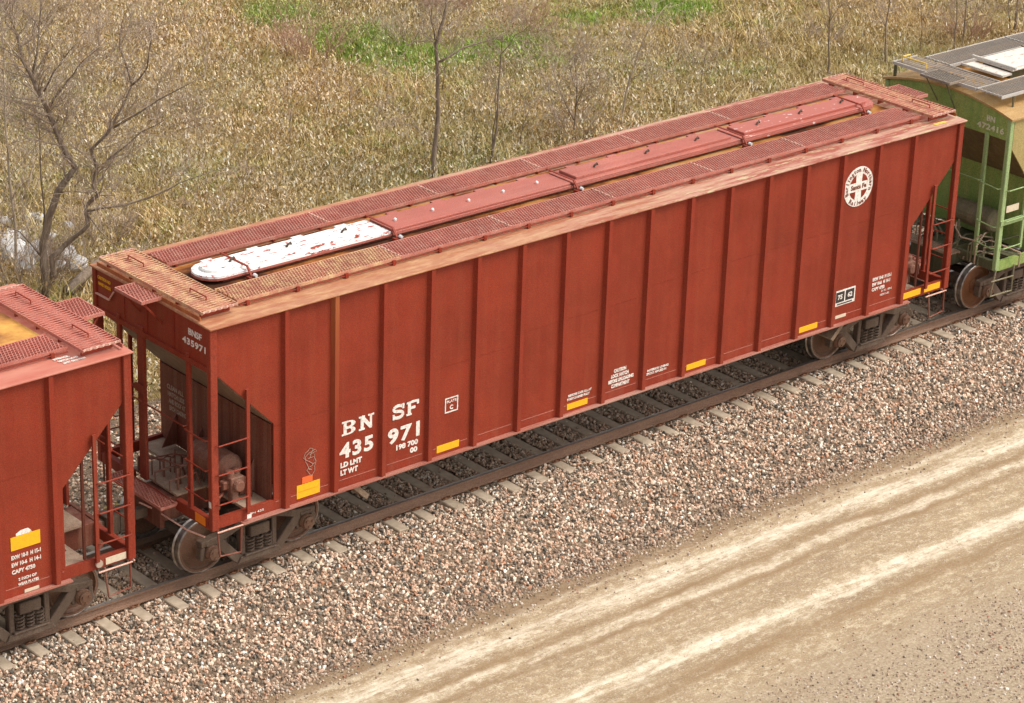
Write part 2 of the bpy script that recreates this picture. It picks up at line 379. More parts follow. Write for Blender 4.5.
c = k.mix(k.math('MULTIPLY', k.ramp(mid, [(0.52, 0.0), (0.60, 1.0)]), 0.45), c, (0.76,0.67,0.52))
bnd = k.math('MULTIPLY', k.math('MULTIPLY', tr, k.ramp(lump, [(0.40, 0.45), (0.55, 1.0)])), k.ramp(k.math('ADD', k.math('MULTIPLY', st, 0.6), k.math('MULTIPLY', mid, 0.4)), [(0.44, 0.0), (0.57, 1.0)]))
c = k.mix(k.math('MULTIPLY', bnd, 0.95, True), c, (0.88,0.82,0.70))
rut = k.math('MAXIMUM', k.math('MAXIMUM', band(-4.62, 0.13), band(-5.05, 0.12)), k.math('MAXIMUM', band(-3.55, 0.12), band(-6.75, 0.22)))
c = k.mix(k.math('MULTIPLY', k.math('MULTIPLY', rut, k.ramp(st, [(0.40, 0.3), (0.56, 1.0)])), 0.95), c, (0.31,0.215,0.13))
mud = k.math('MULTIPLY', k.ramp(k.math('ADD', k.math('ADD', Y, 3.75), k.math('MULTIPLY', k.math('SUBTRACT', lump, 0.5), 0.8)), [(0.0, 0.0), (0.35, 1.0)]), 0.75)
c = k.mix(mud, c, (0.235,0.165,0.105))
gr = k.ramp(k.math('ADD', k.math('MULTIPLY', k.math('ADD', Y, 7.2), -0.7), k.math('MULTIPLY', k.math('SUBTRACT', lump, 0.5), 1.6)), [(0.0, 0.0), (0.9, 1.0)])
c = k.mix(1.0, c, (1.0, 0.965, 0.90), 'MULTIPLY')
c = k.mix(gr, c, n1_col := k.ramp(k.noise(20, 7, w, 0.8), [(0.35, (0.25,0.18,0.115)), (0.5, (0.40,0.31,0.21)), (0.66, (0.56,0.46,0.34))]))
k.base(c).bump(k.math('ADD', k.noise(22, 6, w, 0.75), k.math('ADD', k.math('MULTIPLY', st, 1.5), mid)), 0.8, 0.03)
M_['road'] = k.m
def road_z(x, y):
    r = gz(x, y)+0.02
    for c0 in (-3.95, -6.15): r = r - 0.025*np.exp(-((y-c0)/0.25)**2)
    return r
grid('dirt_road', np.arange(-14, 40, 0.2), np.arange(-16, -2.49, 0.1), road_z, M_['road'])

# ballast bed
def bz(x, y):
    ya = np.abs(y+0.0); top = -0.215
    sh = 1.80 + 0.07*fbm(x, y*0, 21, 3, 0.25)
    z = top - np.clip(ya-sh, 0, None)*0.445
    z = np.where(y > 0, np.maximum(z, -.90), z)
    z = z + np.where(ya > 1.4, 0.025*fbm(x, y, 22, 3, 0.5), 0.0)
    return z
k = NT('ballast_fines', 0.95, 0.1); w = k.coord('World')
k.base(k.ramp(k.noise(22, 6, w, 0.8), [(0.35, (0.09,0.066,0.045)), (0.5, (0.22,0.155,0.105)), (0.65, (0.36,0.26,0.175))])).bump(k.noise(25, 4, w, 0.7), 1.0, 0.05)
M_['fines'] = k.m
grid('ballast_bed', np.arange(-14, 46, 0.25), np.concatenate([np.arange(-3.7, 6.71, 0.1)]), bz, M_['fines'])

# ------------------------------------------------------------------ scatter by geometry nodes
def scatter(name, label, cat, pts, sizes, rots, variants, kind='stuff'):
    me = bpy.data.meshes.new(name); me.from_pydata(pts.tolist(), [], [])
    a = me.attributes.new('size', 'FLOAT', 'POINT'); a.data.foreach_set('value', np.asarray(sizes, np.float32))
    a = me.attributes.new('turn', 'FLOAT_VECTOR', 'POINT'); a.data.foreach_set('vector', np.asarray(rots, np.float32).ravel())
    o = bpy.data.objects.new(name, me); COL.objects.link(o)
    o['kind'] = kind; o['label'] = label; o['category'] = cat
    g = bpy.data.node_groups.new(name, 'GeometryNodeTree')
    g.interface.new_socket('Geometry', in_out='INPUT', socket_type='NodeSocketGeometry')
    g.interface.new_socket('Geometry', in_out='OUTPUT', socket_type='NodeSocketGeometry')
    N = g.nodes; gi = N.new('NodeGroupInput'); go = N.new('NodeGroupOutput')
    jn = N.new('GeometryNodeJoinGeometry')
    for v in reversed(variants):
        oi = N.new('GeometryNodeObjectInfo'); oi.inputs[0].default_value = v; oi.inputs[1].default_value = True
        g.links.new(oi.outputs['Geometry'], jn.inputs[0])
    ip = N.new('GeometryNodeInstanceOnPoints'); ip.inputs['Pick Instance'].default_value = True
    rv = N.new('FunctionNodeRandomValue'); rv.data_type = 'INT'; rv.inputs[4].default_value = 0; rv.inputs[5].default_value = len(variants)-1
    na = N.new('GeometryNodeInputNamedAttribute'); na.data_type = 'FLOAT'; na.inputs[0].default_value = 'size'
    nr = N.new('GeometryNodeInputNamedAttribute'); nr.data_type = 'FLOAT_VECTOR'; nr.inputs[0].default_value = 'turn'
    g.links.new(gi.outputs[0], ip.inputs['Points']); g.links.new(jn.outputs[0], ip.inputs['Instance'])
    g.links.new(rv.outputs[2], ip.inputs['Instance Index'])
    g.links.new(nr.outputs[0], ip.inputs['Rotation']); g.links.new(na.outputs[0], ip.inputs['Scale'])
    g.links.new(ip.outputs[0], go.inputs[0])
    mo = o.modifiers.new('scatter', 'NODES'); mo.node_group = g
    return o
def loose(mb, name, m):
    """a source mesh for scattering only: never linked to the scene"""
    me = bpy.data.meshes.new(name); me.from_pydata([tuple(v) for v in mb.v], [], mb.f)
    bm = bmesh.new(); bm.from_mesh(me); bmesh.ops.recalc_face_normals(bm, faces=bm.faces[:]); bm.to_mesh(me); bm.free()
    me.materials.append(m); return bpy.data.objects.new(name, me)

def stone_src(i, m):
    r = random.Random(i); bm = bmesh.new(); bmesh.ops.create_icosphere(bm, subdivisions=1, radius=0.5)
    pl = [Vector((r.gauss(0,1), r.gauss(0,1), r.gauss(0,1))).normalized() for _ in range(5)]
    for v in bm.verts:
        for p_ in pl:
            d = v.co.dot(p_)
            if d > 0.27: v.co -= p_*(d-0.27)
        v.co.x *= r.uniform(1.0, 1.35); v.co.y *= 0.95; v.co.z *= 0.78
        v.co += Vector((r.uniform(-1,1), r.uniform(-1,1), r.uniform(-1,1)))*0.045
    me = bpy.data.meshes.new('stone'); bm.to_mesh(me); bm.free(); me.materials.append(m)
    return bpy.data.objects.new('stone', me)
def stone_mat(name, stops, grime_and_lift=True):
    k = NT(name, 0.85, 0.2)
    rn = k.n('ShaderNodeObjectInfo').outputs['Random']
    c = k.ramp(rn, stops, 'CONSTANT')
    w = k.coord('World')
    c = k.mix(0.5, c, k.ramp(k.noise(40, 3, w), [(0.3, 0.25), (0.7, 0.75)]), 'OVERLAY')
    if grime_and_lift:
        s_ = k.n('ShaderNodeSeparateXYZ'); k.l(k.n('ShaderNodeNewGeometry').outputs['Position'], s_.inputs[0])
        ay = k.math('ABSOLUTE', s_.outputs[1])
        g1 = k.ramp(k.math('ADD', ay, k.math('MULTIPLY', k.math('SUBTRACT', k.noise(2.2, 4, w), 0.5), 0.35)), [(0.62, 1.0), (0.95, 0.0)])
        c = k.mix(k.math('MULTIPLY', g1, 0.5), c, (0.40,0.285,0.19))     # brake dust and oil between the rails, lightened to offset under-car shade
        toe = k.ramp(k.math('ADD', k.math('MULTIPLY', s_.outputs[1], -1.0), k.math('MULTIPLY', k.math('SUBTRACT', k.noise(1.3, 5, w), 0.5), 1.3)), [(0.0, 0.0), (1.0, 0.0)])
        toe = k.math('MULTIPLY', k.math('SUBTRACT', k.math('SUBTRACT', k.math('MULTIPLY', s_.outputs[1], -1.0), 2.85), k.math('MULTIPLY', k.math('SUBTRACT', k.noise(1.1, 5, w), 0.5), 1.3)), 1.6, True)
        c = k.mix(k.math('MULTIPLY', toe, 0.6), c, (0.23,0.155,0.105))      # mud worked in at the toe
    k.base(c); return k.m
SM = stone_mat('ballast_rock', [(0.0, (0.10,0.09,0.075)), (0.10, (0.18,0.155,0.12)), (0.21, (0.31,0.235,0.175)), (0.34, (0.52,0.34,0.235)), (0.50, (0.61,0.41,0.29)),
     (0.62, (0.42,0.31,0.225)), (0.71, (0.69,0.53,0.39)), (0.84, (0.78,0.67,0.53)), (0.93, (0.47,0.23,0.13)), (0.965, (0.82,0.78,0.69))])
stones = [stone_src(i, SM) for i in range(8)]
def rot3(n): return rng.uniform(0, 2*pi, (n, 3))
TIE0, TIEP = -2.7808, 0.61
def on_tie(x, y):
    ph = np.abs(((x-TIE0)/TIEP+0.5) % 1.0-0.5)*TIEP
    return (ph < 0.135) & (np.abs(y) < 1.30)
def ballast(x0, x1, y0, y1, dens, smin, smax, layers=1):
    n = int((x1-x0)*(y1-y0)*dens); x = rng.uniform(x0, x1, n); y = rng.uniform(y0, y1, n)
    keep = ~(on_tie(x, y) & (rng.random(n) > 0.035)) & ~((np.abs(np.abs(y)-0.755) < 0.085))
    x, y = x[keep], y[keep]; n = len(x)
    s = rng.uniform(smin, smax, n)*rng.uniform(0.8, 1.15, n)
    z = bz(x, y) + rng.uniform(-0.02, 0.03, n)
    return np.stack([x, y, z], -1), s
P1, S1 = ballast(-9, 30, -3.38, -0.80, 760, 0.038, 0.086)
P2, S2 = ballast(-9, 30, -0.80, 0.95, 760, 0.036, 0.074); P2[:, 2] += 0.022
P3, S3 = ballast(-9, 30, 0.95, 3.3, 330, 0.04, 0.08)
# ragged toe: stones thin out over the road edge
n = 5200; x = rng.uniform(-9, 30, n); y = -3.12-np.abs(rng.normal(0, 0.30, n)); z = np.maximum(bz(x, y), road_z(x, y))+0.008
P5, S5 = ballast(-9, 30, 3.3, 6.5, 300, 0.04, 0.085)
P4 = np.stack([x, y, z], -1); S4 = rng.uniform(0.02, 0.06, n)
PP = np.concatenate([P1, P2, P3, P5]); SS = np.concatenate([S1, S2, S3, S5])
scatter('ballast_stones', 'mixed pink, grey and cream crushed rock heaped along the track', 'ballast', PP, SS, rot3(len(PP)), stones)
# loose gravel beside the road
n = 60000; x = rng.uniform(-6, 26, n); y = rng.uniform(-16, -6.6, n)
dn = np.clip((-y-6.9)/2.2, 0, 1)**1.6*(0.35+0.65*(fbm(x, y, 31, 3, 0.2) > -0.1)); kp = rng.random(n) < dn*2.2
x, y = x[kp], y[kp]; z = road_z(x, y)+0.004
sg = rng.uniform(0.015, 0.05, len(x)); sg = np.where((-y > 8.3) & (rng.random(len(x)) < 0.5), sg*1.5, sg)
SM2 = stone_mat('roadside_gravel_rock', [(0.0, (0.18,0.14,0.105)), (0.07, (0.32,0.235,0.165)), (0.4, (0.42,0.31,0.22)), (0.65, (0.52,0.42,0.32)), (0.8, (0.66,0.58,0.49)), (0.93, (0.36,0.17,0.11))], False)
stones2 = [stone_src(i+20, SM2) for i in range(5)]
scatter('roadside_gravel', 'loose pale gravel scattered past the road at the bottom right', 'gravel', np.stack([x, y, z], -1), sg, rot3(len(x)), stones2)
n = 2200; x = rng.uniform(-6, 24, n); y = rng.uniform(-7.4, -3.2, n); z = road_z(x, y)+0.002
scatter('toe_stones', 'small muddy stones thinning out from the ballast onto the road edge', 'gravel', P4, S4, rot3(len(P4)), stones2)
scatter('road_pebbles', 'few small stones lying in the sandy wheel tracks', 'gravel', np.stack([x, y, z], -1), rng.uniform(0.01, 0.028, n), rot3(n), stones2)

# ------------------------------------------------------------------ track
tk = thing('railway_track', 'single railway track on concrete ties running under the hopper cars', 'railway track', (8.36, 0, 0))
OX = -8.36
def rail_mb(y):
    b = MB(); pr = [(-.07,-.172),(.07,-.172),(.07,-.160),(.012,-.140),(.009,-.045),(.036,-.036),(.036,-.008),(-.036,-.008),(-.036,-.036),(-.009,-.045),(-.012,-.140),(-.07,-.160)]
    return b.prism([(y+a, z) for a, z in pr], 0, -30+OX, 60+OX)
for y in (-.755, .755):
    r_ = rail_mb(y).build('rail', M_['rail'], tk)
    MB().prism([(y-.030,-.009),(y+.030,-.009),(y+.036,-.003),(y+.022,.0),(y-.022,.0),(y-.036,-.003)], 0, -30+OX, 60+OX).build('running_surface', M_['railtop'], r_, smooth=False)
tmb = MB(); tmb.prism([(-.135,-.33),(.135,-.33),(.105,-.178),(-.105,-.178)], 1, -1.3, 1.3)
ties = []
tie0 = tmb.build('tie', M_['tie'], tk, bevel=0.012)
c_ = MB()
for sx_ in (-1, 1): c_.tube([(sx_*.06, .03, .0), (sx_*.06, -.045, .035), (sx_*.03, -.06, .028), (sx_*.02, .02, .014)], .011, 5)
c_.box(-.09, .09, -.02, .02, -.01, .012)
clip0 = c_.build('rail_clip', M_['clip'], tie0)
spots = [(-.755-.115, 0), (-.755+.115, pi), (.755-.115, 0), (.755+.115, pi)]
for i in range(-16, 62):
    t_ = tie0 if i == -16 else inst(tie0, tk)
    t_.location = (TIE0+i*TIEP+OX+random.uniform(-.012, .012), random.uniform(-.02, .02), random.uniform(-.006, .004))
    t_.rotation_euler = (0, 0, random.uniform(-.012, .012))
    for j, (y, rz) in enumerate(spots):
        q = clip0 if (i == -16 and j == 0) else inst(clip0, t_)
        q.location = (0, y, -.158); q.rotation_euler = (0, 0, rz)

# ------------------------------------------------------------------ rail truck
def lerp_coil(x, y, z0, z1, r, wr, turns, mb):
    pts = [(x+r*cos(2*pi*t), y+r*sin(2*pi*t), z0+(z1-z0)*t/turns) for t in np.linspace(0, turns, int(turns*9)+1)]
    mb.tube(pts, wr, 5)
_truck_src = {}
def make_truck(parent, x, plate='wheel'):
    b = MB(); b.box(-.18, .18, -1.12, 1.12, .50, .68); b.box(-.26, .26, -.62, .62, .54, .80); b.lathe([(.20,.80),(.20,.86)], 'z', (0,0,0), 16)
    tr = b.build('truck', M_['truck'], parent, bevel=0.012); tr.location = (x, 0, 0)
    if plate in _truck_src:
        for o in _truck_src[plate]: inst(o, tr)
        return tr
    src = []
    for ax in (-.889, .889):
        b = MB(); b.tube([(ax, -1.06, .457), (ax, 1.06, .457)], .082, 12); src.append(b.build('axle', M_['truck'], tr, smooth=False))
        for sy in (-1, 1):
            b = MB()
            prof = [(.10,.86),(.13,.84),(.16,.795),(.35,.765),(.385,.80),(.395,.838),(.428,.838),(.44,.80),(.400,.72),(.385,.73),(.16,.74),(.10,.70)]
            b.lathe([(r, sy*t) for r, t in prof], 'y', (ax, 0, .457), 36)
            wl = b.build('wheel', M_[plate], tr, smooth=False); src.append(wl)
            b = MB()
            prof = [(.425,.8385),(.428,.842),(.446,.842),(.455,.83),(.460,.735),(.485,.718),(.480,.700),(.44,.698),(.395,.702),(.395,.721)]
            b.lathe([(r, sy*t) for r, t in prof], 'y', (ax, 0, .457), 40, caps=False)
            src.append(b.build('wheel_rim', M_['steel'], tr))
            b = MB(); b.lathe([(r, sy*t) for r, t in [(.125,.98),(.13,1.12),(.115,1.15),(.105,1.15),(.10,1.19),(.05,1.20)]], 'y', (ax, 0, .457), 18)
            for q in range(3):
                a = 2*pi*q/3+.4; b.lathe([(.02, sy*1.195), (.02, sy*1.215)], 'y', (ax+.06*cos(a), 0, .457+.06*sin(a)), 6)
            src.append(b.build('bearing_cap', M_['wheel'], tr))
            b = MB(); b.box(ax-.10, ax+.10, sy*.93, sy*1.10, .575, .625); src.append(b.build('bearing_adapter', M_['truck'], tr))
            # brake shoe and hanger
            s2 = -1 if ax > 0 else 1
            b = MB(); pts = []
            for q in range(7):
                a = math.radians(-28+56*q/6); pts.append((ax+s2*.475*cos(a), .457+.475*sin(a)))
            for q in range(6, -1, -1):
                a = math.radians(-28+56*q/6); pts.append((ax+s2*.53*cos(a), .457+.53*sin(a)))
            b.prism(pts, 1, sy*.72, sy*.81); src.append(b.build('brake_shoe', M_['truck'], tr))
    for s2 in (-1, 1):
        b = MB(); b.beam((s2*.38, -.80, .42), (s2*.38, .80, .42), .07, .10); b.beam((s2*.38,-.7,.42),(s2*.24,0,.44),.05,.06); b.beam((s2*.38,.7,.42),(s2*.24,0,.44),.05,.06)
        src.append(b.build('brake_beam', M_['under'], tr))
    for sy in (-1, 1):
        y0, y1 = sy*.94, sy*1.09
        b = MB()
        half = [(0,.82),(.36,.82),(.72,.70),(1.08,.665),(1.08,.56),(1.05,.36),(.99,.36),(.985,.57),(.80,.57),(.795,.36),(.74,.34),(.70,.42)]
        b.prism([(-1.08,.665),(-.72,.70),(-.36,.82),(.36,.82),(.72,.70),(1.08,.665),(1.08,.57),(.70,.575),(.33,.70),(-.33,.70),(-.70,.575),(-1.08,.57)], 1, y0, y1)
        for s2 in (-1, 1):
            b.prism([(s2*.66,.60),(s2*.80,.60),(s2*.80,.50),(s2*.42,.105),(s2*.28,.16),(s2*.34,.24)], 1, y0+.004*sy, y1-.004*sy)
            b.prism([(s2*1.08,.57),(s2*1.10,.36),(s2*1.02,.34),(s2*1.0,.57)], 1, y0+.006*sy, y1-.006*sy)
            b.prism([(s2*.78,.57),(s2*.80,.36),(s2*.74,.33),(s2*.66,.58)], 1, y0+.008*sy, y1-.008*sy)
            b.prism([(s2*.34,.71),(s2*.25,.71),(s2*.25,.20),(s2*.34,.20)], 1, y0+.01*sy, y1-.01*sy)
        b.prism([(-.42,.105),(.42,.105),(.36,.215),(-.36,.215)], 1, y0-.002*sy, y1+.03*sy)
        b.prism([(-.30,.215),(.30,.215),(.30,.245),(-.30,.245)], 1, y0-.06*sy, y1+.06*sy)
        src.append(b.build('side_frame', M_['truck'], tr, bevel=0.012))
        for q in (-.165, 0, .165):
            for yy in (.985, 1.075):
                b = MB(); lerp_coil(q, sy*yy, .25, .50, .062, .014, 4.5, b); src.append(b.build('spring', M_['truck'], tr))
    _truck_src[plate] = src
    return tr

# ------------------------------------------------------------------ gratings
def grating(mb, x0, x1, y0, y1, z, step=0.052, along='y', h=0.020, wd=0.012):
    """two families of crossing bars (diamond openings, long axis along `along`)"""
    t = math.tan(math.radians(21 if along == 'y' else 7))
    for fam, sg_ in ((0, 1), (1, -1)):
        zz = z - (0.0025 if fam else 0)
        if along == 'y': a0, a1, b0, b1 = x0, x1, y0, y1
        else: a0, a1, b0, b1 = y0, y1, x0, x1
        span = (b1-b0)*t; a = a0 - span
        while a < a1 + span:
            p, q = (a, b0), (a + sg_*span, b1)
            # clip to [a0,a1]
            pts = []
            da = q[0]-p[0]
            ts = [0.0, 1.0]
            lo, hi = sorted(((a0-p[0])/da, (a1-p[0])/da))
            t0, t1 = max(0, lo), min(1, hi)
            if t1 - t0 > 0.02:
                A = (p[0]+da*t0, b0+(b1-b0)*t0); B = (p[0]+da*t1, b0+(b1-b0)*t1)
                if along == 'y': mb.beam((A[0], A[1], zz-h/2), (B[0], B[1], zz-h/2), wd, h)
                else: mb.beam((A[1], A[0], zz-h/2), (B[1], B[0], zz-h/2), wd, h)
            a += step
    return mb
def serrate(mb, p0, p1, z, n, amp=0.018, w_=0.016):
    p0 = Vector((*p0, z)); p1 = Vector((*p1, z)); d = (p1-p0); s_ = Vector((-d.y, d.x, 0)).normalized()*amp
    pts = [p0 + d*(i/n) + (s_ if i % 2 else -s_) for i in range(n+1)]
    for a, b in zip(pts, pts[1:]): mb.beam(a, b, w_, 0.03)

def capsule(mb, x0, x1, hw_, z0, z1, rl, rr, n=9, yc=0):
    pts = []
    if rl: pts += [(x0+hw_-hw_*cos(a), yc+hw_*sin(a)) for a in np.linspace(-pi/2, pi/2, n)]
    else: pts += [(x0, yc-hw_), (x0, yc+hw_)]
    if rr: pts += [(x1-hw_+hw_*cos(a), yc+hw_*sin(a)) for a in np.linspace(pi/2, -pi/2, n)]
    else: pts += [(x1, yc+hw_), (x1, yc-hw_)]
    mb.prism(pts, 2, z0, z1)

# ------------------------------------------------------------------ the red hopper car
HW, SP, ZR, ZS = 1.60, -1.53, 4.40, 1.07
def car_end(root, L, right, mats, z_panel=3.70, deck=True, roof_curve=None, ladder_x=.66, tex='red', gear=True):
    """everything at one end; u = distance in from the end, mirrored for the right end"""
    def X(u): return L-u if right else u
    R, D, U = mats['main'], mats['dark'], mats['dusty']
    sg_ = -1 if right else 1
    yb = 1
    # end panel
    b = MB(); b.box(X(.03), X(.07), -1.50, 1.50, z_panel, 4.36); b.box(X(.006), X(.05), -1.478, 1.478, z_panel-.03, z_panel+.05)
    p = b.build('end_panel', R, root)
    for y in (-.62, .10, .72): MB().box(X(.032), X(.02), y, y+.02, z_panel+.06, 4.34).build('panel_seam', R, p)
    for y in (-1.53, 1.53):
        b = MB(); b.box(X(.0), X(.13), y-.05, y+.05, ZS+.02, 4.37); b.build('corner_post', mats.get('post', R), root, bevel=0.01)
    # end posts: far, wide middle, near
    for y, wd in ((.9, .10), (.30, .18), (-.96, .085)):
        b = MB(); b.box(X(.01), X(.07), y-wd/2, y+wd/2, 1.25 if y > 0 else 1.07, z_panel+.12)
        b.build('end_post', R if y < 0 else mats.get('postdark', R), root, bevel=0.01)
    if not right:
        MB().prism([(.20,2.72),(.40,2.72),(.56,2.78),(.40,2.86),(.20,2.86)], 0, X(.0), X(-.012)).build('post_gusset', R, root)
    # slope sheet
    b = MB(); b.prism([(X(.05), z_panel+.05), (X(.05), z_panel-.02), (X(1.22), 2.48), (X(3.0), .72), (X(3.06), .78), (X(1.25), 2.56)], 1, -1.48, 1.48)
    b.build('slope_sheet', M_['slope_dark'] if tex == 'red' else U, root)
    # bolster web plate and shelf
    b = MB(); b.box(X(1.15), X(1.18), -1.47, 1.47, 1.22, 2.52); wb = b.build('bolster_web', D, root)
    for y in (-1.05, -.35, .35, 1.05): MB().prism([(X(1.148),1.26),(X(.86),1.26),(X(1.148),1.8)], 1, y-.008, y+.008).build('web_gusset', D, wb)
    MB().box(X(.72), X(1.148), -1.45, 1.45, 1.17, 1.215).build('bolster_shelf', U, root)
    MB().box(X(.14), X(.70), -.42, .80, 1.19, 1.225).build('draft_deck', U, root)
    # center sill / striker / coupler
    b = MB(); b.box(X(-.10), X(1.6), -.33, .33, .78, 1.16); b.box(X(-.16), X(-.08), -.42, .42, .72, 1.18); b.build('center_sill', D, root, bevel=.01)
    b = MB(); b.box(X(-.45), X(-.15), -.07, .07, .80, .96)
    b.prism([(X(-.42), -.13), (X(-.42), .14), (X(-.60), .17), (X(-.70), .10), (X(-.62), .02), (X(-.68), -.10), (X(-.58), -.16)], 2, .73, 1.03)
    b.build('coupler', mats['truck'], root, bevel=.012)
    # end sill (channel) near and far with sticker
    for y0, y1 in ((-1.465, -.60), (.62, 1.465)):
        b = MB(); b.box(X(.0), X(.10), y0, y1, 1.09, 1.27); b.build('end_sill', R, root, bevel=.008)
    if mats.get('sticker', True):
        MB().box(X(-.004), X(.002), -1.40, -1.13, 1.12, 1.26).build('reflector', M_['orange'], root)
    # grab irons on the end
    def rung(y0, y1, z, xx=-.05, nm='grab_iron'):
        MB().tube([(X(.02), y0, z), (X(xx), y0+.01, z), (X(xx), y1-.01, z), (X(.02), y1, z)], .0125, 6).build(nm, mats.get('rung', R), root)
    for z in (2.09, 1.60): rung(-1.50, -.94, z)
    rung(-1.50, -.94, 2.58); rung(-.94, .92, 2.62 if not right else 2.6)
    for z in (2.58, 2.09, 1.60): rung(.94, 1.50, z)
    # side ladder between corner post and stile, both sides
    for sy in (-1, 1):
        ys = sy*1.585
        MB().box(X(ladder_x-.03), X(ladder_x+.03), sy*1.56, sy*1.60, 1.23, 3.27).build('ladder_stile', R, root)
        for z in (2.50, 2.02, 1.53):
            MB().tube([(X(.07), sy*1.57, z), (X(.10), ys+sy*.04, z), (X(ladder_x-.04), ys+sy*.04, z), (X(ladder_x), sy*1.585, z)], .0125, 6).build('ladder_rung', mats.get('rung', R), root)
        # stirrup step
        MB().tube([(X(.10), sy*1.57, 1.10), (X(.12), sy*1.60, .66), (X(.50), sy*1.60, .62), (X(.54), sy*1.57, 1.10)], .018, 6).build('stirrup_step', mats['steprail'], root)
        MB().tube([(X(.08), sy*1.60, 1.065), (X(.66), sy*1.60, 1.065)], .014, 6).build('sill_rod', M_['worn_lit_edge'], root)
        if right: MB().tube([(X(ladder_x+.12), sy*1.42, 3.0), (X(ladder_x+.12), sy*1.42, 1.25)], .028, 6).build('inner_stile', D, root)
    if deck:
        # crossover platform
        b = MB(); grating(b, min(X(-.36), X(-.10)), max(X(-.36), X(-.10)), -.75, .70, 1.275, .05, 'y')
        b.box(X(-.375), X(-.36), -.76, .71, 1.235, 1.285); b.box(X(-.10), X(-.085), -.76, .71, 1.235, 1.285)
        b.box(X(-.36), X(-.10), -.76, -.75, 1.235, 1.28); b.box(X(-.36), X(-.10), .70, .71, 1.235, 1.28)
        b.box(X(-.085), X(.0), -.66, -.62, 1.20, 1.235); b.box(X(-.085), X(.0), .60, .64, 1.20, 1.235)
        b.build('crossover_platform', mats['grate'], root)
        MB().tube([(X(-.09), -.70, 1.27), (X(-.09), -.2, 1.30), (X(-.09), .65, 1.27)], .012, 5).build('platform_edge_rod', R, root)
    # uncoupling lever, air hose
    MB().tube([(X(-.05), -1.45, .98), (X(-.12), -1.1, .97), (X(-.14), -.2, .98), (X(-.30), -.05, 1.08)], .014, 6).build('uncoupling_lever', M_['worn_lit_edge'] if tex == 'red' else D, root)
    MB().tube([(X(-.14), .36, .82), (X(-.30), .36, .74), (X(-.48), .26, .58), (X(-.66), .12, .66)], .026, 7).build('air_hose', M_['black'], root)
    if not gear: return _bracket(root, X, mats)
    # reservoir, valve, pipes
    b = MB(); b.lathe([(.08,-.98),(.19,-.95),(.24,-.88),(.24,-.12),(.19,-.05),(.08,-.02)], 'y', (X(.80), 0, 1.66), 20)
    b.build('air_reservoir', mats['valve'] if tex == 'red' else R, root, smooth=False)
    MB().prism([(X(.56),1.22),(X(1.04),1.22),(X(.98),1.50),(X(.62),1.50)], 1, -.80, -.76).build('reservoir_bracket', D, root)
    b = MB(); b.box(X(.60), X(.84), -1.22, -.98, 1.40, 1.66); b.box(X(.50), X(.92), -1.16, -1.04, 1.47, 1.60)
    b.lathe([(.085,-1.30),(.10,-1.25),(.10,-1.2)], 'y', (X(.72), 0, 1.53), 12); b.lathe([(.07,.0),(.075,.10)], 'z', (X(.66), -1.1, 1.64), 10); b.box(X(.66), X(.78), -1.16, -1.04, 1.2, 1.40)
    b.lathe([(.06,.0),(.06,.08),(.03,.10)], 'z', (X(.80), -1.06, 1.64), 10)
    b.build('brake_valve', mats['valve'], root, bevel=.012)
    rr = random.Random(5 if right else 6)
    for q in range(17):
        y0 = rr.uniform(-1.2, .6); y1 = y0 + rr.uniform(-.5, .6); z0 = rr.uniform(1.24, 1.45); x0 = rr.uniform(.15, .9); x1 = rr.uniform(.15, 1.05)
        MB().tube([(X(x0), y0, 1.20), (X(x0), y0, z0+.14), (X((x0+x1)/2), (y0+y1)/2, z0+.18), (X(x1), y1, z0+.12), (X(x1), y1, 1.2)], rr.choice([.012, .016, .022]), 6).build('brake_pipe', D if q % 2 else mats['valve'], root)
    # brake rigging bars near the middle
    for y in (-.30, .10): MB().tube([(X(.10), y, 1.24), (X(.10), y, 1.42), (X(.55), y-.06, 1.46), (X(.62), y-.06, 1.24)], .018, 6).build('brake_rod', mats['valve'], root)
    _bracket(root, X, mats)

def _bracket(root, X, mats):
    # top bracket platform
    b = MB(); grating(b, min(X(-.34), X(.02)), max(X(-.34), X(.02)), -.33, .36, 4.50, .052, 'y')
    b.box(X(-.36), X(-.34), -.35, .38, 4.455, 4.505); b.box(X(-.34), X(.02), -.35, -.33, 4.455, 4.505); b.box(X(-.34), X(.02), .36, .38, 4.455, 4.505)
    bp = b.build('end_bracket_platform', mats.get('grate_top', mats['grate']), root)
    b = MB(); b.beam((X(-.30), .30, 4.45), (X(.03), .30, 4.05), .03, .03); b.beam((X(-.30), -.28, 4.45), (X(.03), -.28, 4.05), .03, .03)
    b.build('platform_brace', mats['main'], root)

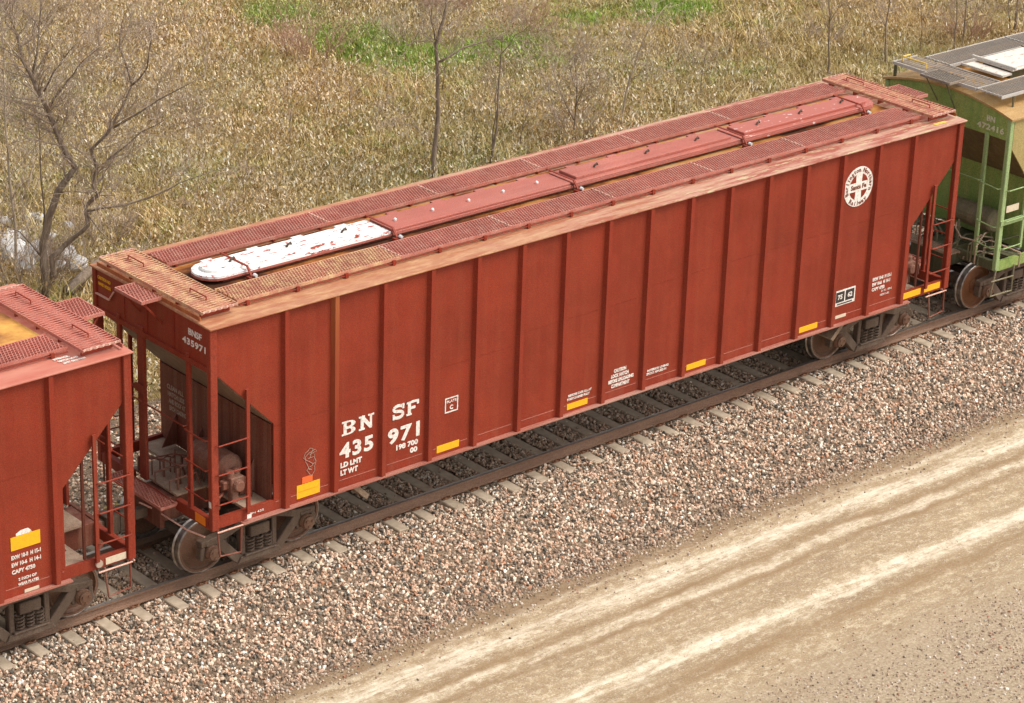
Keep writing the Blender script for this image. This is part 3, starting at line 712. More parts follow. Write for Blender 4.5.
def hopper_car(name, label, x0, L, cfg):
    root = thing(name, label, 'hopper car', (x0, 0, 0), 'covered hopper cars coupled in the train')
    mats = cfg['mats']
    # side sheets with the cut corners, one each side
    for sy in (-1, 1):
        ys = sy*1.53
        poly = [(.13, 4.37), (.13, 3.62), (1.17, 2.55), (1.17, 1.27), (.0+.13, 1.27), (.13, 1.09), (L-.13, 1.09), (L-.13, 1.27), (L-1.17, 1.27), (L-1.17, 2.55), (L-.13, 3.62), (L-.13, 4.37)]
        up = [(.13, 4.37), (.13, 3.62), (1.17, 2.55), (1.17, 1.27), (L-1.17, 1.27), (L-1.17, 2.55), (L-.13, 3.62), (L-.13, 4.37)]
        b = MB(); b.prism(up, 1, ys, ys-sy*.03); sh = b.build('side_sheet', mats['panel'], root)
        # welded seams standing proud of the sheet
        for i in range(17):
            xa = 1.17 if i == 0 else 1.375+.934*(i-1)+.08; xb = L-1.17 if i == 16 else 1.375+.934*i-.08
            if xb <= xa: continue
            zs = 2.50 if i < 4 else (2.62 if i < 6 else (2.80 if i < 9 else 2.95))
            MB().box(xa+.01, xb-.01, ys, ys+sy*.004, zs, zs+.006).build('weld_seam', mats['panel'], sh)
            MB().box(xa+.03, xb-.03, ys, ys+sy*.005, 1.222, 1.232).build('weld_seam', mats['roofline'], sh)
        b = MB(); b.box(.13, L-.13, ys, ys-sy*.06, 1.09, 1.268); b.build('side_sill', mats['main'], root)
        b = MB(); b.box(.55 if sy < 0 else 1.1, L-1.1, ys-sy*.05, ys+sy*.085, 1.062, 1.088); b.build('sill_flange', mats['flange'], root)
        # hat-section ribs
        rb = MB(); pr = [(-.065, 0), (-.035, .072), (.04, .072), (.07, 0)]
        rb.prism([(a, sy*-0.0+sy*d) for a, d in pr], 2, 1.09, 4.365)
        r0 = rb.build('side_rib', mats['main'], root); r0.location = (1.375, ys, 0)
        r1 = None
        for i in range(1, 16):
            if cfg.get('rust_ribs') and i == 1 and sy < 0:
                q = MB(); q.v, q.f = rb.v, rb.f; o = q.build('side_rib', M_['rust_rib'], root); o.location = (1.375+.934*i, ys, 0); continue
            inst(r0, root, (1.375+.934*i, ys, 0))
        b = MB(); b.box(.20, L-.20, ys+sy*.0, ys+sy*.012, 4.27, 4.36)
    # roof
    b = MB(); b.prism([(-1.62,4.375),(-1.62,4.402),(-.95,4.425),(-.36,4.43),(.36,4.43),(.95,4.425),(1.62,4.402),(1.62,4.375),(0,4.395)], 0, -.02, L+.02)
    rf = b.build('roof', mats['roof'], root, bevel=.006)
    h0 = cfg.get('hatch0', .78)
    b = MB(); b.box(.70, L-.77, -.56, .66, 4.431, 4.438); b.build('rusty_roof_centre', mats['roofc'], root)
    if cfg.get('hatches', True):
        b = MB(); b.box(cfg['hx'][0]+.35, cfg['hx'][-1]-.35, -.27, .27, 4.439, 4.50); b.build('hatch_coaming', mats['coaming'], root)
        xs_ = cfg['hx']
        for i in range(len(xs_)-1):
            a, c2 = xs_[i], xs_[i+1]; style = cfg['hs'][i]
            rl, rr_ = i == 0, i == len(xs_)-2
            m = mats['h'][i]
            b = MB(); capsule(b, a+.022, c2-.022, .328, 4.53, 4.545, rl, rr_)
            if style == 'flat': capsule(b, a+.03, c2-.03, .30, 4.5445, 4.585, rl, rr_)
            else:
                capsule(b, a+.02, c2-.02, .325, 4.5445, 4.575, rl, rr_); capsule(b, a+.16, c2-.16, .22, 4.5745, 4.625, rl, rr_)
            h = b.build('hatch_cover', m, root, bevel=.012, label=cfg['hl'][i])
            zt = 4.585 if style == 'flat' else 4.625
            q_ = MB(); capsule(q_, a+.015, c2-.015, .338, 4.50, 4.529, rl, rr_); q_.build('hatch_rim', M_['hatch'] if m is M_['flake_white'] else m, h)
            if style == 'flat':
                for q in range(5):
                    xx = a+.30+.75*q+.08*random.random()
                    if xx < c2-.1: MB().lathe([(.026,zt),(.028,zt+.03),(.015,zt+.045)], 'z', (xx, 0, 0), 8).build('bolt_cap', M_['chrome'], h)
            else:
                for q in (.20, .5, .80) if style == 'ridge' else (.05, .35, .62):
                    xx = a+(c2-a)*q; MB().tube([(xx-.07, -.03, zt), (xx-.05, -.03, zt+.035), (xx+.05, .03, zt+.035), (xx+.07, .03, zt)], .018, 5).build('lift_handle', M_['under'], h)
            for q in range(4):      # hinges on the far side
                xx = a+(c2-a)*(.14+.24*q); MB().box(xx-.10, xx+.10, .325, .41, 4.53, 4.565).build('hinge', m, h)
        for i, xx in enumerate([xs_[0]+.75]+list(xs_[1:-1])+[xs_[-1]-.55]):
            b = MB(); zt = 4.635
            b.beam((xx, .36, zt), (xx, -.335, zt), .035, .012); b.beam((xx, -.335, zt), (xx, -.46, 4.50), .035, .02)
            b.box(xx-.06, xx+.06, -.50, -.40, 4.44, 4.50); cl = b.build('hatch_clamp', mats['main'], root)
            MB().lathe([(.025,-.54),(.03,-.48)], 'y', (xx+.03, 0, 4.53), 8).build('clamp_nut', M_['chrome'], cl)
    # running boards
    J = cfg['joints']
    for yo, yi, nm in ((-1.17, -.58, 'near'), (1.24, .68, 'far')):
        ya, yb_ = min(yo, yi), max(yo, yi)
        for i in range(len(J)-1):
            b = MB(); grating(b, J[i]+.02, J[i+1]-.02, ya+.012, yb_-.012, 4.52, .052, 'y')
            b.box(J[i], J[i+1], ya, ya+.012, 4.475, 4.524); b.box(J[i], J[i+1], yb_-.012, yb_, 4.475, 4.524)
            rust = cfg.get('rust_walk') and nm == 'near' and i == 0
            w_ = b.build('running_board', M_['grate_rust'] if rust else mats['grate'], root)
            if i < len(J)-2:
                b = MB(); serrate(b, (J[i+1], ya+.01), (J[i+1], yb_-.01), 4.515, 14); b.build('serrated_joint', mats['edge'], w_)
        for i in range(17):
            xx = .95+i*.92
            if xx < L-.9:
                b = MB(); b.box(xx-.02, xx+.02, ya-.01, yb_+.01, 4.44, 4.474); b.box(xx-.03, xx+.03, (yo+(-.04 if yo < 0 else .01)), (yo+(-.01 if yo < 0 else .04)), 4.425, 4.50); b.build('board_bracket', mats['main'], root)
        # toe rail below the outer edge
        s_ = -1 if yo < 0 else 1
        MB().tube([(.80, yo+s_*.025, 4.462), (L-.8, yo+s_*.025, 4.462)], .010, 5).build('edge_rail', mats['main'], root)
    for side, ys2 in ((0, cfg['ew0']), (1, cfg['ew1'])):
        xa, xb = (.03, .67) if side == 0 else (L-.75, L-.11)
        b = MB(); grating(b, xa+.012, xb-.012, ys2[0]+.012, ys2[1]-.012, 4.57, .075, 'x', h=.012, wd=.018)
        b.box(xa, xa+.012, ys2[0], ys2[1], 4.525, 4.574); b.box(xb-.012, xb, ys2[0], ys2[1], 4.525, 4.574)
        w_ = b.build('end_walkway', M_['grate_rust'] if (cfg.get('rust_walk') and side == 0) else mats['grate'], root)
        if cfg.get('rust_walk') and side == 1: w_.data.materials[0] = M_['grate_right']
        b = MB(); serrate(b, (xa+.01, ys2[0]), (xb-.01, ys2[0]), 4.56, 12, .012); b.build('serrated_edge', mats['edge'], w_)
        b = MB(); serrate(b, (xa+.01, ys2[1]), (xb-.01, ys2[1]), 4.56, 12, .012); b.build('serrated_edge', mats['edge'], w_)
        for y in np.linspace(ys2[0]+.14, ys2[1]-.14, 5): MB().box(xa+.06, xb-.06, y-.012, y+.012, 4.43, 4.524).build('walkway_support', mats['main'], w_)
        for yc in (ys2[0]+.35, ys2[1]-.75):
            xm = (xa+xb)/2
            MB().tube([(xm, yc, 4.575), (xm, yc, 4.63), (xm, yc+.42, 4.63), (xm, yc+.42, 4.575)], .011, 5).build('roof_grab_iron', mats['main'], w_)
        MB().box(xa-.035 if side == 0 else xb+.02, xa-.02 if side == 0 else xb+.035, ys2[0], ys2[1], 4.44, 4.50).build('walkway_edge_angle', mats['grate'] if not cfg.get('rust_walk') else M_['red_rust'], w_)
    # underframe and outlets
    b = MB(); b.box(1.2, L-1.2, -.30, .30, .80, 1.14); b.build('underframe_sill', M_['under'], root)
    for xc in (L*.28, L*.5, L*.72):
        b = MB(); v = [(xc-1.9,-1.46,1.5),(xc+1.9,-1.46,1.5),(xc+1.9,1.46,1.5),(xc-1.9,1.46,1.5),(xc-.45,-.36,.42),(xc+.45,-.36,.42),(xc+.45,.36,.42),(xc-.45,.36,.42)]
        b.add(v, [(0,1,2,3),(7,6,5,4),(0,4,5,1),(1,5,6,2),(2,6,7,3),(3,7,4,0)]); b.box(xc-.5, xc+.5, -.40, .40, .36, .42)
        b.build('hopper_bay', M_['red_dark'], root)
    car_end(root, L, False, mats); car_end(root, L, True, mats, deck=cfg.get('deck_right', True), gear=cfg.get('gear_right', True))
    make_truck(root, 1.21); make_truck(root, L-1.53)
    return root
M_['grate_right'] = paint('half_rusted_grating', (0.44,0.16,0.11), dust_amt=0.8, dust=(0.62,0.42,0.22), rust_amt=0.2)

M_['seam'] = paint('faded_seam_paint', (0.40,0.15,0.11), dust_amt=.5, dust=(.3,.08,.05))
base_mats = dict(roofline=M_['seam'], main=M_['red'], panel=M_['red_panel'], dark=M_['red_dark'], dusty=M_['dusty'], flange=M_['flange'], roof=M_['roof'], roofc=M_['rustroof'],
    coaming=M_['red_dark'], grate=M_['grate'], edge=M_['worn_lit_edge'], truck=M_['truck'], steprail=M_['red_dark'], valve=paint('dull_red_brake_gear', (0.22,0.085,0.055), dust_amt=.7, dust=(.30,.20,.14)),
    h=[M_['flake_white'], M_['hatch'], M_['hatch'], M_['flake_pink']], post=M_['red'])
L = 16.72
main = hopper_car('hopper_car', 'whole red covered hopper car lettered BN SF 435 971 with a white flaking hatch cover', 0, L,
    dict(mats=base_mats, hx=[.80, 4.36, 8.20, 12.18, 15.80], hs=['ridge', 'flat', 'ridge', 'ridge'],
         hl=['rounded hatch cover in flaking white paint', 'flat pink-red hatch cover with bright bolt caps', 'raised pink-red hatch cover with dark lift handles', 'rounded pink-red hatch cover with flecks of white paint'],
         joints=[.78, 3.87, 6.12, 8.38, 10.66, 12.90, 15.93], ew0=(-1.34, 1.42), ew1=(-1.42, 1.32), rust_ribs=True, rust_walk=True))
lm = dict(base_mats); lm['roof'] = M_['roof_left']; lm['roofc'] = M_['orangeroof']; lm['grate'] = paint('bright_red_grating', (0.46,0.15,0.11), dust_amt=.3, dust=(.56,.32,.25))
lm['h'] = [M_['hatch']]*4
GAP = 1.355
LX = -GAP-L
left = hopper_car('hopper_car', 'red hopper car cut off by the left edge, orange rust on roof, yellow side panel', LX, L,
    dict(mats=lm, hx=[1.0, 4.1, 7.1, 10.1, 12.9], hs=['ridge', 'ridge', 'ridge', 'ridge'],
         hl=['pink-red hatch cover']*4, joints=[.78, 3.87, 6.12, 8.38, 10.66, 12.90, 15.93], ew0=(-1.34, 1.42), ew1=(-1.50, 1.15), deck_right=False, gear_right=False))

# ---- lettering and marks on the main car (side sheet plane y = -1.53)
YS = -1.534
T = lambda s, size, x, z, **k: lettering(s, size, (x, k.pop('y', YS), z), 'side', k.pop('m', M_['white']), k.pop('root', main), **k)
def slab(letters, x, z, h, w_each, gap, root=main):
    """heavy slab-serif capitals as strokes"""
    b = MB(); t = .22*h
    def seg(x0, z0, x1, z1, w_=t):
        d = Vector((x1-x0, 0, z1-z0)).normalized(); n_ = Vector((-d.z, 0, d.x))*w_/2
        P = [Vector((x0,0,z0))+n_, Vector((x1,0,z1))+n_, Vector((x1,0,z1))-n_, Vector((x0,0,z0))-n_]
        return [(p_.x, p_.z) for p_ in P]
    yy = [0]
    def put(poly): yy[0] += .0004; b.prism(poly, 1, YS-.001-yy[0], YS+.002)
    for i, ch in enumerate(letters):
        X0 = x+i*(w_each+gap); Wd = w_each; s_ = h*.05
        if ch in 'BNF':
            put(seg(X0+Wd*.22, z, X0+Wd*.22, z+h, t*1.15))
            put([(X0, z), (X0+Wd*.40, z), (X0+Wd*.40, z+t*.55), (X0, z+t*.55)]); put([(X0, z+h-t*.55), (X0+Wd*.40, z+h-t*.55), (X0+Wd*.40, z+h), (X0, z+h)])
        if ch == 'B':
            for zc, r_ in ((z+h*.27, .27), (z+h*.74, .25)):
                pts = [(X0+Wd*.50+cos(a)*Wd*.40, zc+sin(a)*h*r_*.95) for a in np.linspace(-pi/2, pi/2, 9)]
                pin = [(X0+Wd*.50+cos(a)*Wd*.12, zc+sin(a)*h*(r_*.95-.10)) for a in np.linspace(pi/2, -pi/2, 9)]
                put([(X0+Wd*.2, pts[0][1])]+pts+[(X0+Wd*.2, pts[-1][1]), (X0+Wd*.2, pin[0][1])]+pin+[(X0+Wd*.2, pin[-1][1])])
        if ch == 'N':
            put(seg(X0+Wd*.80, z, X0+Wd*.80, z+h, t*.8)); put(seg(X0+Wd*.18, z+h*.97, X0+Wd*.82, z+h*.06, t*1.2))
            put([(X0+Wd*.62, z+h-t*.55), (X0+Wd, z+h-t*.55), (X0+Wd, z+h), (X0+Wd*.62, z+h)])
        if ch == 'F':
            put([(X0, z+h-t*.7), (X0+Wd*.95, z+h-t*.7), (X0+Wd*.95, z+h), (X0, z+h)]); put([(X0+Wd*.8, z+h*.68), (X0+Wd*.95, z+h*.68), (X0+Wd*.95, z+h), (X0+Wd*.8, z+h)])
            put([(X0+Wd*.2, z+h*.42), (X0+Wd*.68, z+h*.42), (X0+Wd*.68, z+h*.58), (X0+Wd*.2, z+h*.58)])
        if ch == 'S':
            cx = X0+Wd/2; pts = []
            for a in np.linspace(radians(20), radians(270), 12): pts.append((cx+cos(a)*Wd*.36, z+h*.73+sin(a)*h*.20))
            for a in np.linspace(radians(90), radians(-160), 12)[1:]: pts.append((cx+cos(a)*Wd*.36, z+h*.29+sin(a)*h*.23 - (0)))
            for p0_, p1_ in zip(pts, pts[1:]): put(seg(*p0_, *p1_, t*.95))
            put([(X0+Wd*.80, z+h*.66), (X0+Wd*.94, z+h*.66), (X0+Wd*.94, z+h), (X0+Wd*.80, z+h)]); put([(X0+Wd*.06, z), (X0+Wd*.2, z), (X0+Wd*.2, z+h*.36), (X0+Wd*.06, z+h*.36)])
    b.build('lettering', M_['white'], root)
slab('BN', 2.46, 1.975, .24, .295, .035)
slab('SF', 3.44, 1.975, .24, .26, .03)
T('435', .34, 2.42, 1.60, width=.66, bold=.012, spacing=1.15)
T('971', .34, 3.37, 1.58, width=.64, bold=.012, spacing=1.15)
T('LD LMT', .115, 2.44, 1.44, width=.42, bold=.006)
T('LT WT', .115, 2.44, 1.31, width=.34, bold=.006)
T('198 700', .115, 3.54, 1.435, width=.44, bold=.005)
T('00', .115, 3.82, 1.31, width=.15, bold=.005)
def frame_sign(x0, x1, z0, z1, t, m=M_['white'], root=main, y=YS):
    b = MB(); d = .003
    b.box(x0, x1, y-d, y+.001, z0, z0+t); b.box(x0, x1, y-d, y+.001, z1-t, z1); b.box(x0, x0+t, y-d-.0005, y+.001, z0+t, z1-t); b.box(x1-t, x1, y-d-.0005, y+.001, z0+t, z1-t)
    return b.build('stencil_frame', m, root)
frame_sign(4.52, 4.79, 1.80, 2.06, .02)
T('PLATE', .06, 4.56, 1.97, width=.20, bold=.001); T('C', .10, 4.62, 1.85, bold=.004)
def plate(x0, x1, z0, z1, m, nm='reflector', root=main, y=YS, label=None):
    return MB().box(x0, x1, y-.004, y+.002, z0, z1).build(nm, m, root, label=label)
plate(1.60, 2.04, 1.15, 1.375, M_['yellow'], label='large yellow panel at the left end'); plate(1.70, 1.90, 1.385, 1.49, M_['orange_red'], 'warning_tag')
T('  ~ ~', .05, 1.72, 1.42, m=M_['orange'], width=.15); plate(1.62, 2.0, 1.262, 1.266, M_['orange'], 'panel_line', y=YS-.005)
for a, c2 in ((4.37, 4.83), (7.16, 7.62), (9.92, 10.38), (12.72, 13.19)): plate(a, c2, 1.145, 1.265 if a < 5 else 1.25, M_['yellow'])
for a, c2 in ((15.50, 15.98), (16.08, 16.52)): plate(a, c2, 1.13, 1.25, M_['yellow'], y=YS-.001)
plate(13.60, 14.14, 1.43, 1.73, M_['white'], 'service_badge'); b = MB(); b.box(13.635, 13.855, YS-.007, YS-.004, 1.50, 1.70); b.box(13.885, 14.11, YS-.007, YS-.004, 1.50, 1.70); b.build('badge_panel', M_['black_print'], main)
T('75', .12, 13.68, 1.56, y=YS-.0075, width=.12, bold=.004); T('62', .12, 13.94, 1.56, y=YS-.0075, width=.12, bold=.004)
plate(13.67, 14.07, 1.452, 1.475, M_['black_print'], 'badge_bar', y=YS-.004)
plate(13.66, 13.94, 1.185, 1.245, M_['cream'], 'small_plate', label='small grey oval plate')
for i, s in enumerate(['EXW 10-8  H 15-1', 'EW 10-8  H 14-1', 'CAPY 4750']): T(s, .085, 14.60, 1.70-.10*i, width=[.50, .48, .34][i], bold=.004)
T('2-91 BN', .06, 14.86, 1.43, width=.28); T('NEW 6-81', .06, 14.84, 1.355, width=.24)
for i, (s, xo, wd) in enumerate([('CAUTION', .12, .28), ('LOCK HATCH', .06, .40), ('BEFORE UNLOADING', .0, .58), ('COMPARTMENT', .07, .42)]): T(s, .085, 8.08+xo, 1.55-.09*i, width=wd, bold=.004)
T('REMOVE CAPS ALL AT', .055, 7.18, 1.375, width=.52, bold=.002); T('IF NOT DRAINED FULLY', .055, 7.16, 1.31, width=.50, bold=.002)
T('INTERIOR LINING', .055, 8.98, 1.36, width=.5, bold=.002); T('EPOXY APPLIED 91', .055, 8.97, 1.30, width=.46, bold=.002)
# chalk scribble
rs = random.Random(3); b = MB(); cx, cz = 1.86, 1.72
pts = []
for i in range(46):
    a = i*.75; r_ = .06+.03*sin(i*1.7); pts.append((cx+r_*cos(a)+.05*sin(i*.3), YS-.003-.00004*i, cz+.20*sin(i*.23)*.9+r_*sin(a)))
b.tube(pts, .0045, 3); b.build('chalk_scribble', M_['faded_white'], main)
# round herald
LCX, LCZ, LR = 13.985, 3.665, .375
b = MB(); b.prism([(LCX+LR*cos(a), LCZ+LR*sin(a)) for a in np.linspace(0, 2*pi, 40, endpoint=False)], 1, YS-.003, YS+.002); hd = b.build('round_herald', M_['white'], main)
b = MB()
for q in range(4):
    a0 = q*pi/2+radians(20); a1 = (q+1)*pi/2-radians(20)
    mid = (a0+a1)/2; ri = .09
    pts = [(LCX+.245*cos(a), LCZ+.245*sin(a)) for a in np.linspace(a0, a1, 7)]+[(LCX+.075*math.copysign(1, cos(mid)), LCZ+.085*math.copysign(1, sin(mid)))]
    b.prism(pts, 1, YS-.005, YS-.003)
b.build('herald_quadrants', M_['red_panel'], hd)
def arc_text(s, r_, a_start, a_end, size):
    n = len(s)
    for i, ch in enumerate(s):
        if ch == ' ': continue
        a = a_start+(a_end-a_start)*(i+.5)/n
        me = text_mesh(ch, size, bold=.005); co = np.array([v.co[:] for v in me.vertices]); cx = (co[:,0].min()+co[:,0].max())/2; czz = size*.33
        th = a-pi/2
        if a_end > a_start: th = a+pi/2
        for v in me.vertices:
            u, w_ = v.co.x-cx, v.co.y-czz
            v.co = (LCX+r_*cos(a)+u*cos(th)-w_*sin(th), YS-.005-v.co.z*.3, LCZ+r_*sin(a)+u*sin(th)+w_*cos(th))
        me.materials.clear(); me.materials.append(M_['red_dark']); o = bpy.data.objects.new('lettering', me); COL.objects.link(o); o.parent = hd
arc_text('Burlington Northern', .315, radians(205), radians(-25), .105)
arc_text('Railway', .315, radians(228), radians(312), .11)
T('Santa Fe', .12, LCX-.20, LCZ-.04, y=YS-.0055, m=M_['red_dark'], width=.40, bold=.004)
# end lettering and roof marks
lettering('BNSF', .14, (.025, -.99, 4.12), 'end', M_['white'], main, width=.34, bold=.004)
lettering('435971', .14, (.025, -.83, 3.95), 'end', M_['white'], main, width=.60, bold=.004, spacing=1.1)
lettering('CAUTION NO', .07, (.026, 1.46, 4.22), 'end', M_['yellow'], main, width=.36, bold=.002)
lettering('HAND HOLDS', .07, (.026, 1.44, 4.12), 'end', M_['yellow'], main, width=.34, bold=.002)
for i, s in enumerate(['CLEAN ALL', 'HATCH LIDS', 'AND ROOF AT', 'EACH LOADING']): lettering(s, .11, (1.146, 1.30-.02*i, 2.14-.12*i), 'end', M_['faded_white'], main, width=.46, bold=.003)
MB().box(-.004, .002, -1.56, -1.50, 1.48, 1.58).build('small_tag', M_['white'], main)
MB().box(-.002, .03, 1.12, 1.50, 3.955, 3.975).build('panel_seam', M_['worn_lit_edge'], main); MB().beam((-.001, 1.12, 3.965), (-.001, .97, 4.15), .02, .02, up=(1,0,0)).build('panel_seam', M_['worn_lit_edge'], main)
MB().box(16.0, 16.32, -1.50, -1.42, 4.4125, 4.4165).build('yellow_roof_mark', M_['yellow_bar'], main)
plate(.62, .70, 1.14, 1.21, M_['white'], 'small_tag', y=-1.603); T('BN 435', .05, .72, 1.15, width=.26)
# left car marks
plate(L-2.05, L-1.57, 1.82, 2.03, M_['yellow'], root=left, label='yellow panel', nm='yellow_panel')
b = MB(); b.prism([(L-1.96, 2.035), (L-1.96, 2.07), (L-1.88, 2.11), (L-1.76, 2.11), (L-1.72, 2.07), (L-1.70, 2.035)], 1, YS-.003, YS+.001); b.build('car_outline_stencil', M_['white'], left)
for i, (s, w_) in enumerate([('EXW 10-8  H 15-1', .48), ('EW 10-6  H 14-1', .48), ('CAPY 4750', .38)]): T(s, .085, L-2.05, 1.68-.115*i, root=left, width=w_, bold=.003)
T('2 INCH OF', .06, L-1.95, 1.32, root=left, width=.3, bold=.002); T('WEAR PLATES', .06, L-1.96, 1.24, root=left, width=.34, bold=.002)
plate(L-1.86, L-1.62, 1.10, 1.15, M_['cream'], 'small_plate', left)
plate(L-.50, L-.15, 1.12, 1.23, M_['cream'], 'number_plate', left, y=-1.54); MB().lathe([(.06, -1.57), (.06, -1.54)], 'y', (L-.62, 0, 1.18), 16).build('round_tag', M_['faded_white'], left)
for i, (s, w_) in enumerate([('STENCIL', .26), ('HATCH LOAD', .32), ('LIMIT ONE MAN', .36)]): lettering(s, .065, (L-1.08+.03*i, -1.28-.085*i, 4.426-.003*i), 'roof', M_['white'], left, width=w_, bold=.004)

# ------------------------------------------------------------------ the green hopper car
GX = 18.08
green = thing('hopper_car', 'green covered hopper car at the right edge with grey roof gratings, numbered BN 472416', 'hopper car', (GX, 0, 0), 'covered hopper cars coupled in the train')
GL = 15.2
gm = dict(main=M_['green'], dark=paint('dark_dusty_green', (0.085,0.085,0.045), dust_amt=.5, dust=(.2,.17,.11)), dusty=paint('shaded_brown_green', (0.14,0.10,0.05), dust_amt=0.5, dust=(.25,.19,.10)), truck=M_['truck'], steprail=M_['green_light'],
          valve=paint('dull_green_brake_gear', (0.17,0.15,0.085), dust_amt=.5), grate=M_['galv'], grate_top=M_['galv'], rung=M_['green_light'], post=M_['green_light'], sticker=False)
def rz(y): return 4.15 + .24*(1-(abs(y)/1.62)**2)
ysamp = np.linspace(-1.62, 1.62, 15)
b = MB(); b.prism([(y, rz(y)) for y in ysamp]+[(y, rz(y)-.04) for y in ysamp[::-1]], 0, -.03, GL); b.build('roof', M_['tanroof'], green)
b = MB(); b.prism([(y, rz(y)-.04) for y in np.linspace(-1.50, 1.50, 13)]+[(1.50, 3.70), (-1.50, 3.70)], 0, .02, .06); b.build('end_panel', M_['green'], green)
for sy in (-1, 1):
    b = MB(); b.prism([(.13, 4.13), (.13, 3.52), (1.2, 2.2), (1.2, 1.09), (GL-1.2, 1.09), (GL-1.2, 2.4), (GL-.13, 3.62), (GL-.13, 4.13)], 1, sy*1.56, sy*1.53); b.build('side_sheet', M_['green_side'], green)
    MB().box(.13, GL-.1, sy*1.55, sy*1.49, 1.07, 1.27).build('side_sill', M_['green'], green)
    for z in (1.0,): pass
# rust-stained patches marks on the side
def green_end():
    def Xg(u): return u
    m = gm
    for y in (-1.53, 1.53): MB().box(.0, .11, y-.045, y+.045, 1.09, 4.12).build('corner_post', M_['green_light'], green, bevel=.01)
    for y, wd in ((-1.02, .085), (.95, .085)): MB().box(.0, .06, y-wd/2, y+wd/2, 1.2, 3.74).build('end_post', M_['green_light'], green, bevel=.01)
    # outward-leaning slope: dark recess over a green lower hopper bulkhead
    MB().prism([(.05, 3.74), (.05, 3.69), (1.1, 2.62), (1.15, 2.68)], 1, -1.48, 1.48).build('slope_sheet', m['dusty'], green)
    MB().box(1.05, 1.10, -1.47, 1.47, 1.25, 2.66).build('bolster_web', M_['green'], green)
    MB().box(.60, 1.05, -1.45, 1.45, 1.17, 1.215).build('bolster_shelf', m['dark'], green)
    b = MB(); b.box(-.10, 1.6, -.33, .33, .78, 1.16); b.box(-.16, -.08, -.42, .42, .72, 1.18); b.build('center_sill', m['dark'], green, bevel=.01)
    b = MB(); b.box(-.45, -.15, -.07, .07, .80, .96); b.prism([(-.42,-.14),(-.42,.13),(-.58,.16),(-.68,.10),(-.62,-.02),(-.70,-.10),(-.60,-.17)], 2, .73, 1.03); b.build('coupler', M_['truck'], green, bevel=.012)
    for y0, y1 in ((-1.465, -.60), (.62, 1.465)): MB().box(.0, .10, y0, y1, 1.09, 1.27).build('end_sill', m['dark'], green, bevel=.008)
    def bar(pts, r_=.013, nm='grab_iron', mm=None): MB().tube(pts, r_, 6).build(nm, mm or M_['green_light'], green)
    for z in (2.75, 1.98, 1.55): bar([(0, -1.50, z), (-.06, -1.47, z-.0), (-.06, -1.06, z+.03), (0, -1.02, z+.03)])
    bar([(0, -1.02, 2.80), (-.06, -1.0, 2.80), (-.06, .9, 2.80), (0, .95, 2.80)])
    for z in (2.75, 1.98, 1.55): bar([(0, .98, z), (-.06, 1.0, z), (-.06, 1.47, z), (0, 1.5, z)])
    for z in (2.72, 2.10, 1.55): bar([(.07, -1.58, z), (.10, -1.63, z), (.62, -1.63, z), (.66, -1.58, z)], nm='ladder_rung')
    MB().box(.64, .70, -1.60, -1.56, 1.45, 3.0).build('ladder_stile', M_['green_light'], green)
    bar([(.02, -1.58, 1.12), (-.12, -1.60, .62), (.52, -1.60, .60), (.56, -1.58, 1.12)], .02, 'stirrup_step', gm['valve'])
    bar([(-.12, -1.60, .92), (.53, -1.60, .90)], .016, 'stirrup_step', gm['valve'])
    MB().box(.16, .52, -1.565, -1.553, 2.25, 2.38).build('cream_plate', M_['cream'], green)
    MB().box(-.0, .66, -1.60, -1.57, 2.02, 2.12).build('side_bar', M_['green_light'], green)
    # brake reservoir, pipes, lever loops
    MB().lathe([(.08,-.95),(.19,-.92),(.23,-.86),(.23,.10),(.19,.16),(.08,.2)], 'y', (.72, 0, 1.75), 20).build('air_reservoir', gm['valve'], green)
    rr = random.Random(11)
    for q in range(16):
        y0 = rr.uniform(-1.3, .9); y1 = y0+rr.uniform(-.7, .7); z0 = rr.uniform(1.15, 1.6); x0 = rr.uniform(-.1, .9); x1 = rr.uniform(-.1, .95)
        bar([(x0, y0, 1.12), (x0, y0, z0), ((x0+x1)/2, (y0+y1)/2, z0+.10), (x1, y1, z0), (x1, y1, 1.12)], rr.choice([.012, .017, .024]), 'brake_pipe', rr.choice([gm['valve'], gm['dark'], M_['dusty']]))
    bar([(-.05, -1.2, 1.75), (-.14, -1.1, 1.62), (-.16, -.8, 1.60), (-.10, -.6, 1.72), (-.02, -.55, 1.8)], .016, 'release_loop', M_['dusty'])
    bar([(-.14, .36, .82), (-.30, .36, .74), (-.48, .26, .58), (-.66, .12, .66)], .026, 'air_hose', M_['black'])
    b = MB(); grating(b, -.36, -.10, -.75, .70, 1.275, .05, 'y'); b.box(-.375, -.36, -.76, .71, 1.235, 1.285); b.box(-.10, -.085, -.76, .71, 1.235, 1.285); b.build('crossover_platform', M_['dusty'], green)
    # small bracket platform, roof end walkway and running boards
    b = MB(); grating(b, -.22, .26, -.20, .50, 4.535, .052, 'y')
    b.box(-.24, -.22, -.22, .52, 4.50, 4.545); b.box(-.22, .26, -.22, -.20, 4.50, 4.545); b.box(-.22, .26, .50, .52, 4.50, 4.545); b.box(.26, .275, -.2, .5, 4.51, 4.542); b.build('end_bracket_platform', M_['galv'], green)
    b = MB(); b.beam((-.20, .4, 4.50), (.03, .25, 4.02), .02, .02); b.beam((-.20, -.1, 4.50), (.03, -.2, 3.95), .02, .02); b.build('platform_brace', gm['dark'], green)
    for (x, y, z) in ((.0, .95, 4.06), (.0, .10, 3.92)): MB().lathe([(.05, -.03), (.055, -.0)], 'x', (x, y, z), 8).build('round_lug', gm['dark'], green)
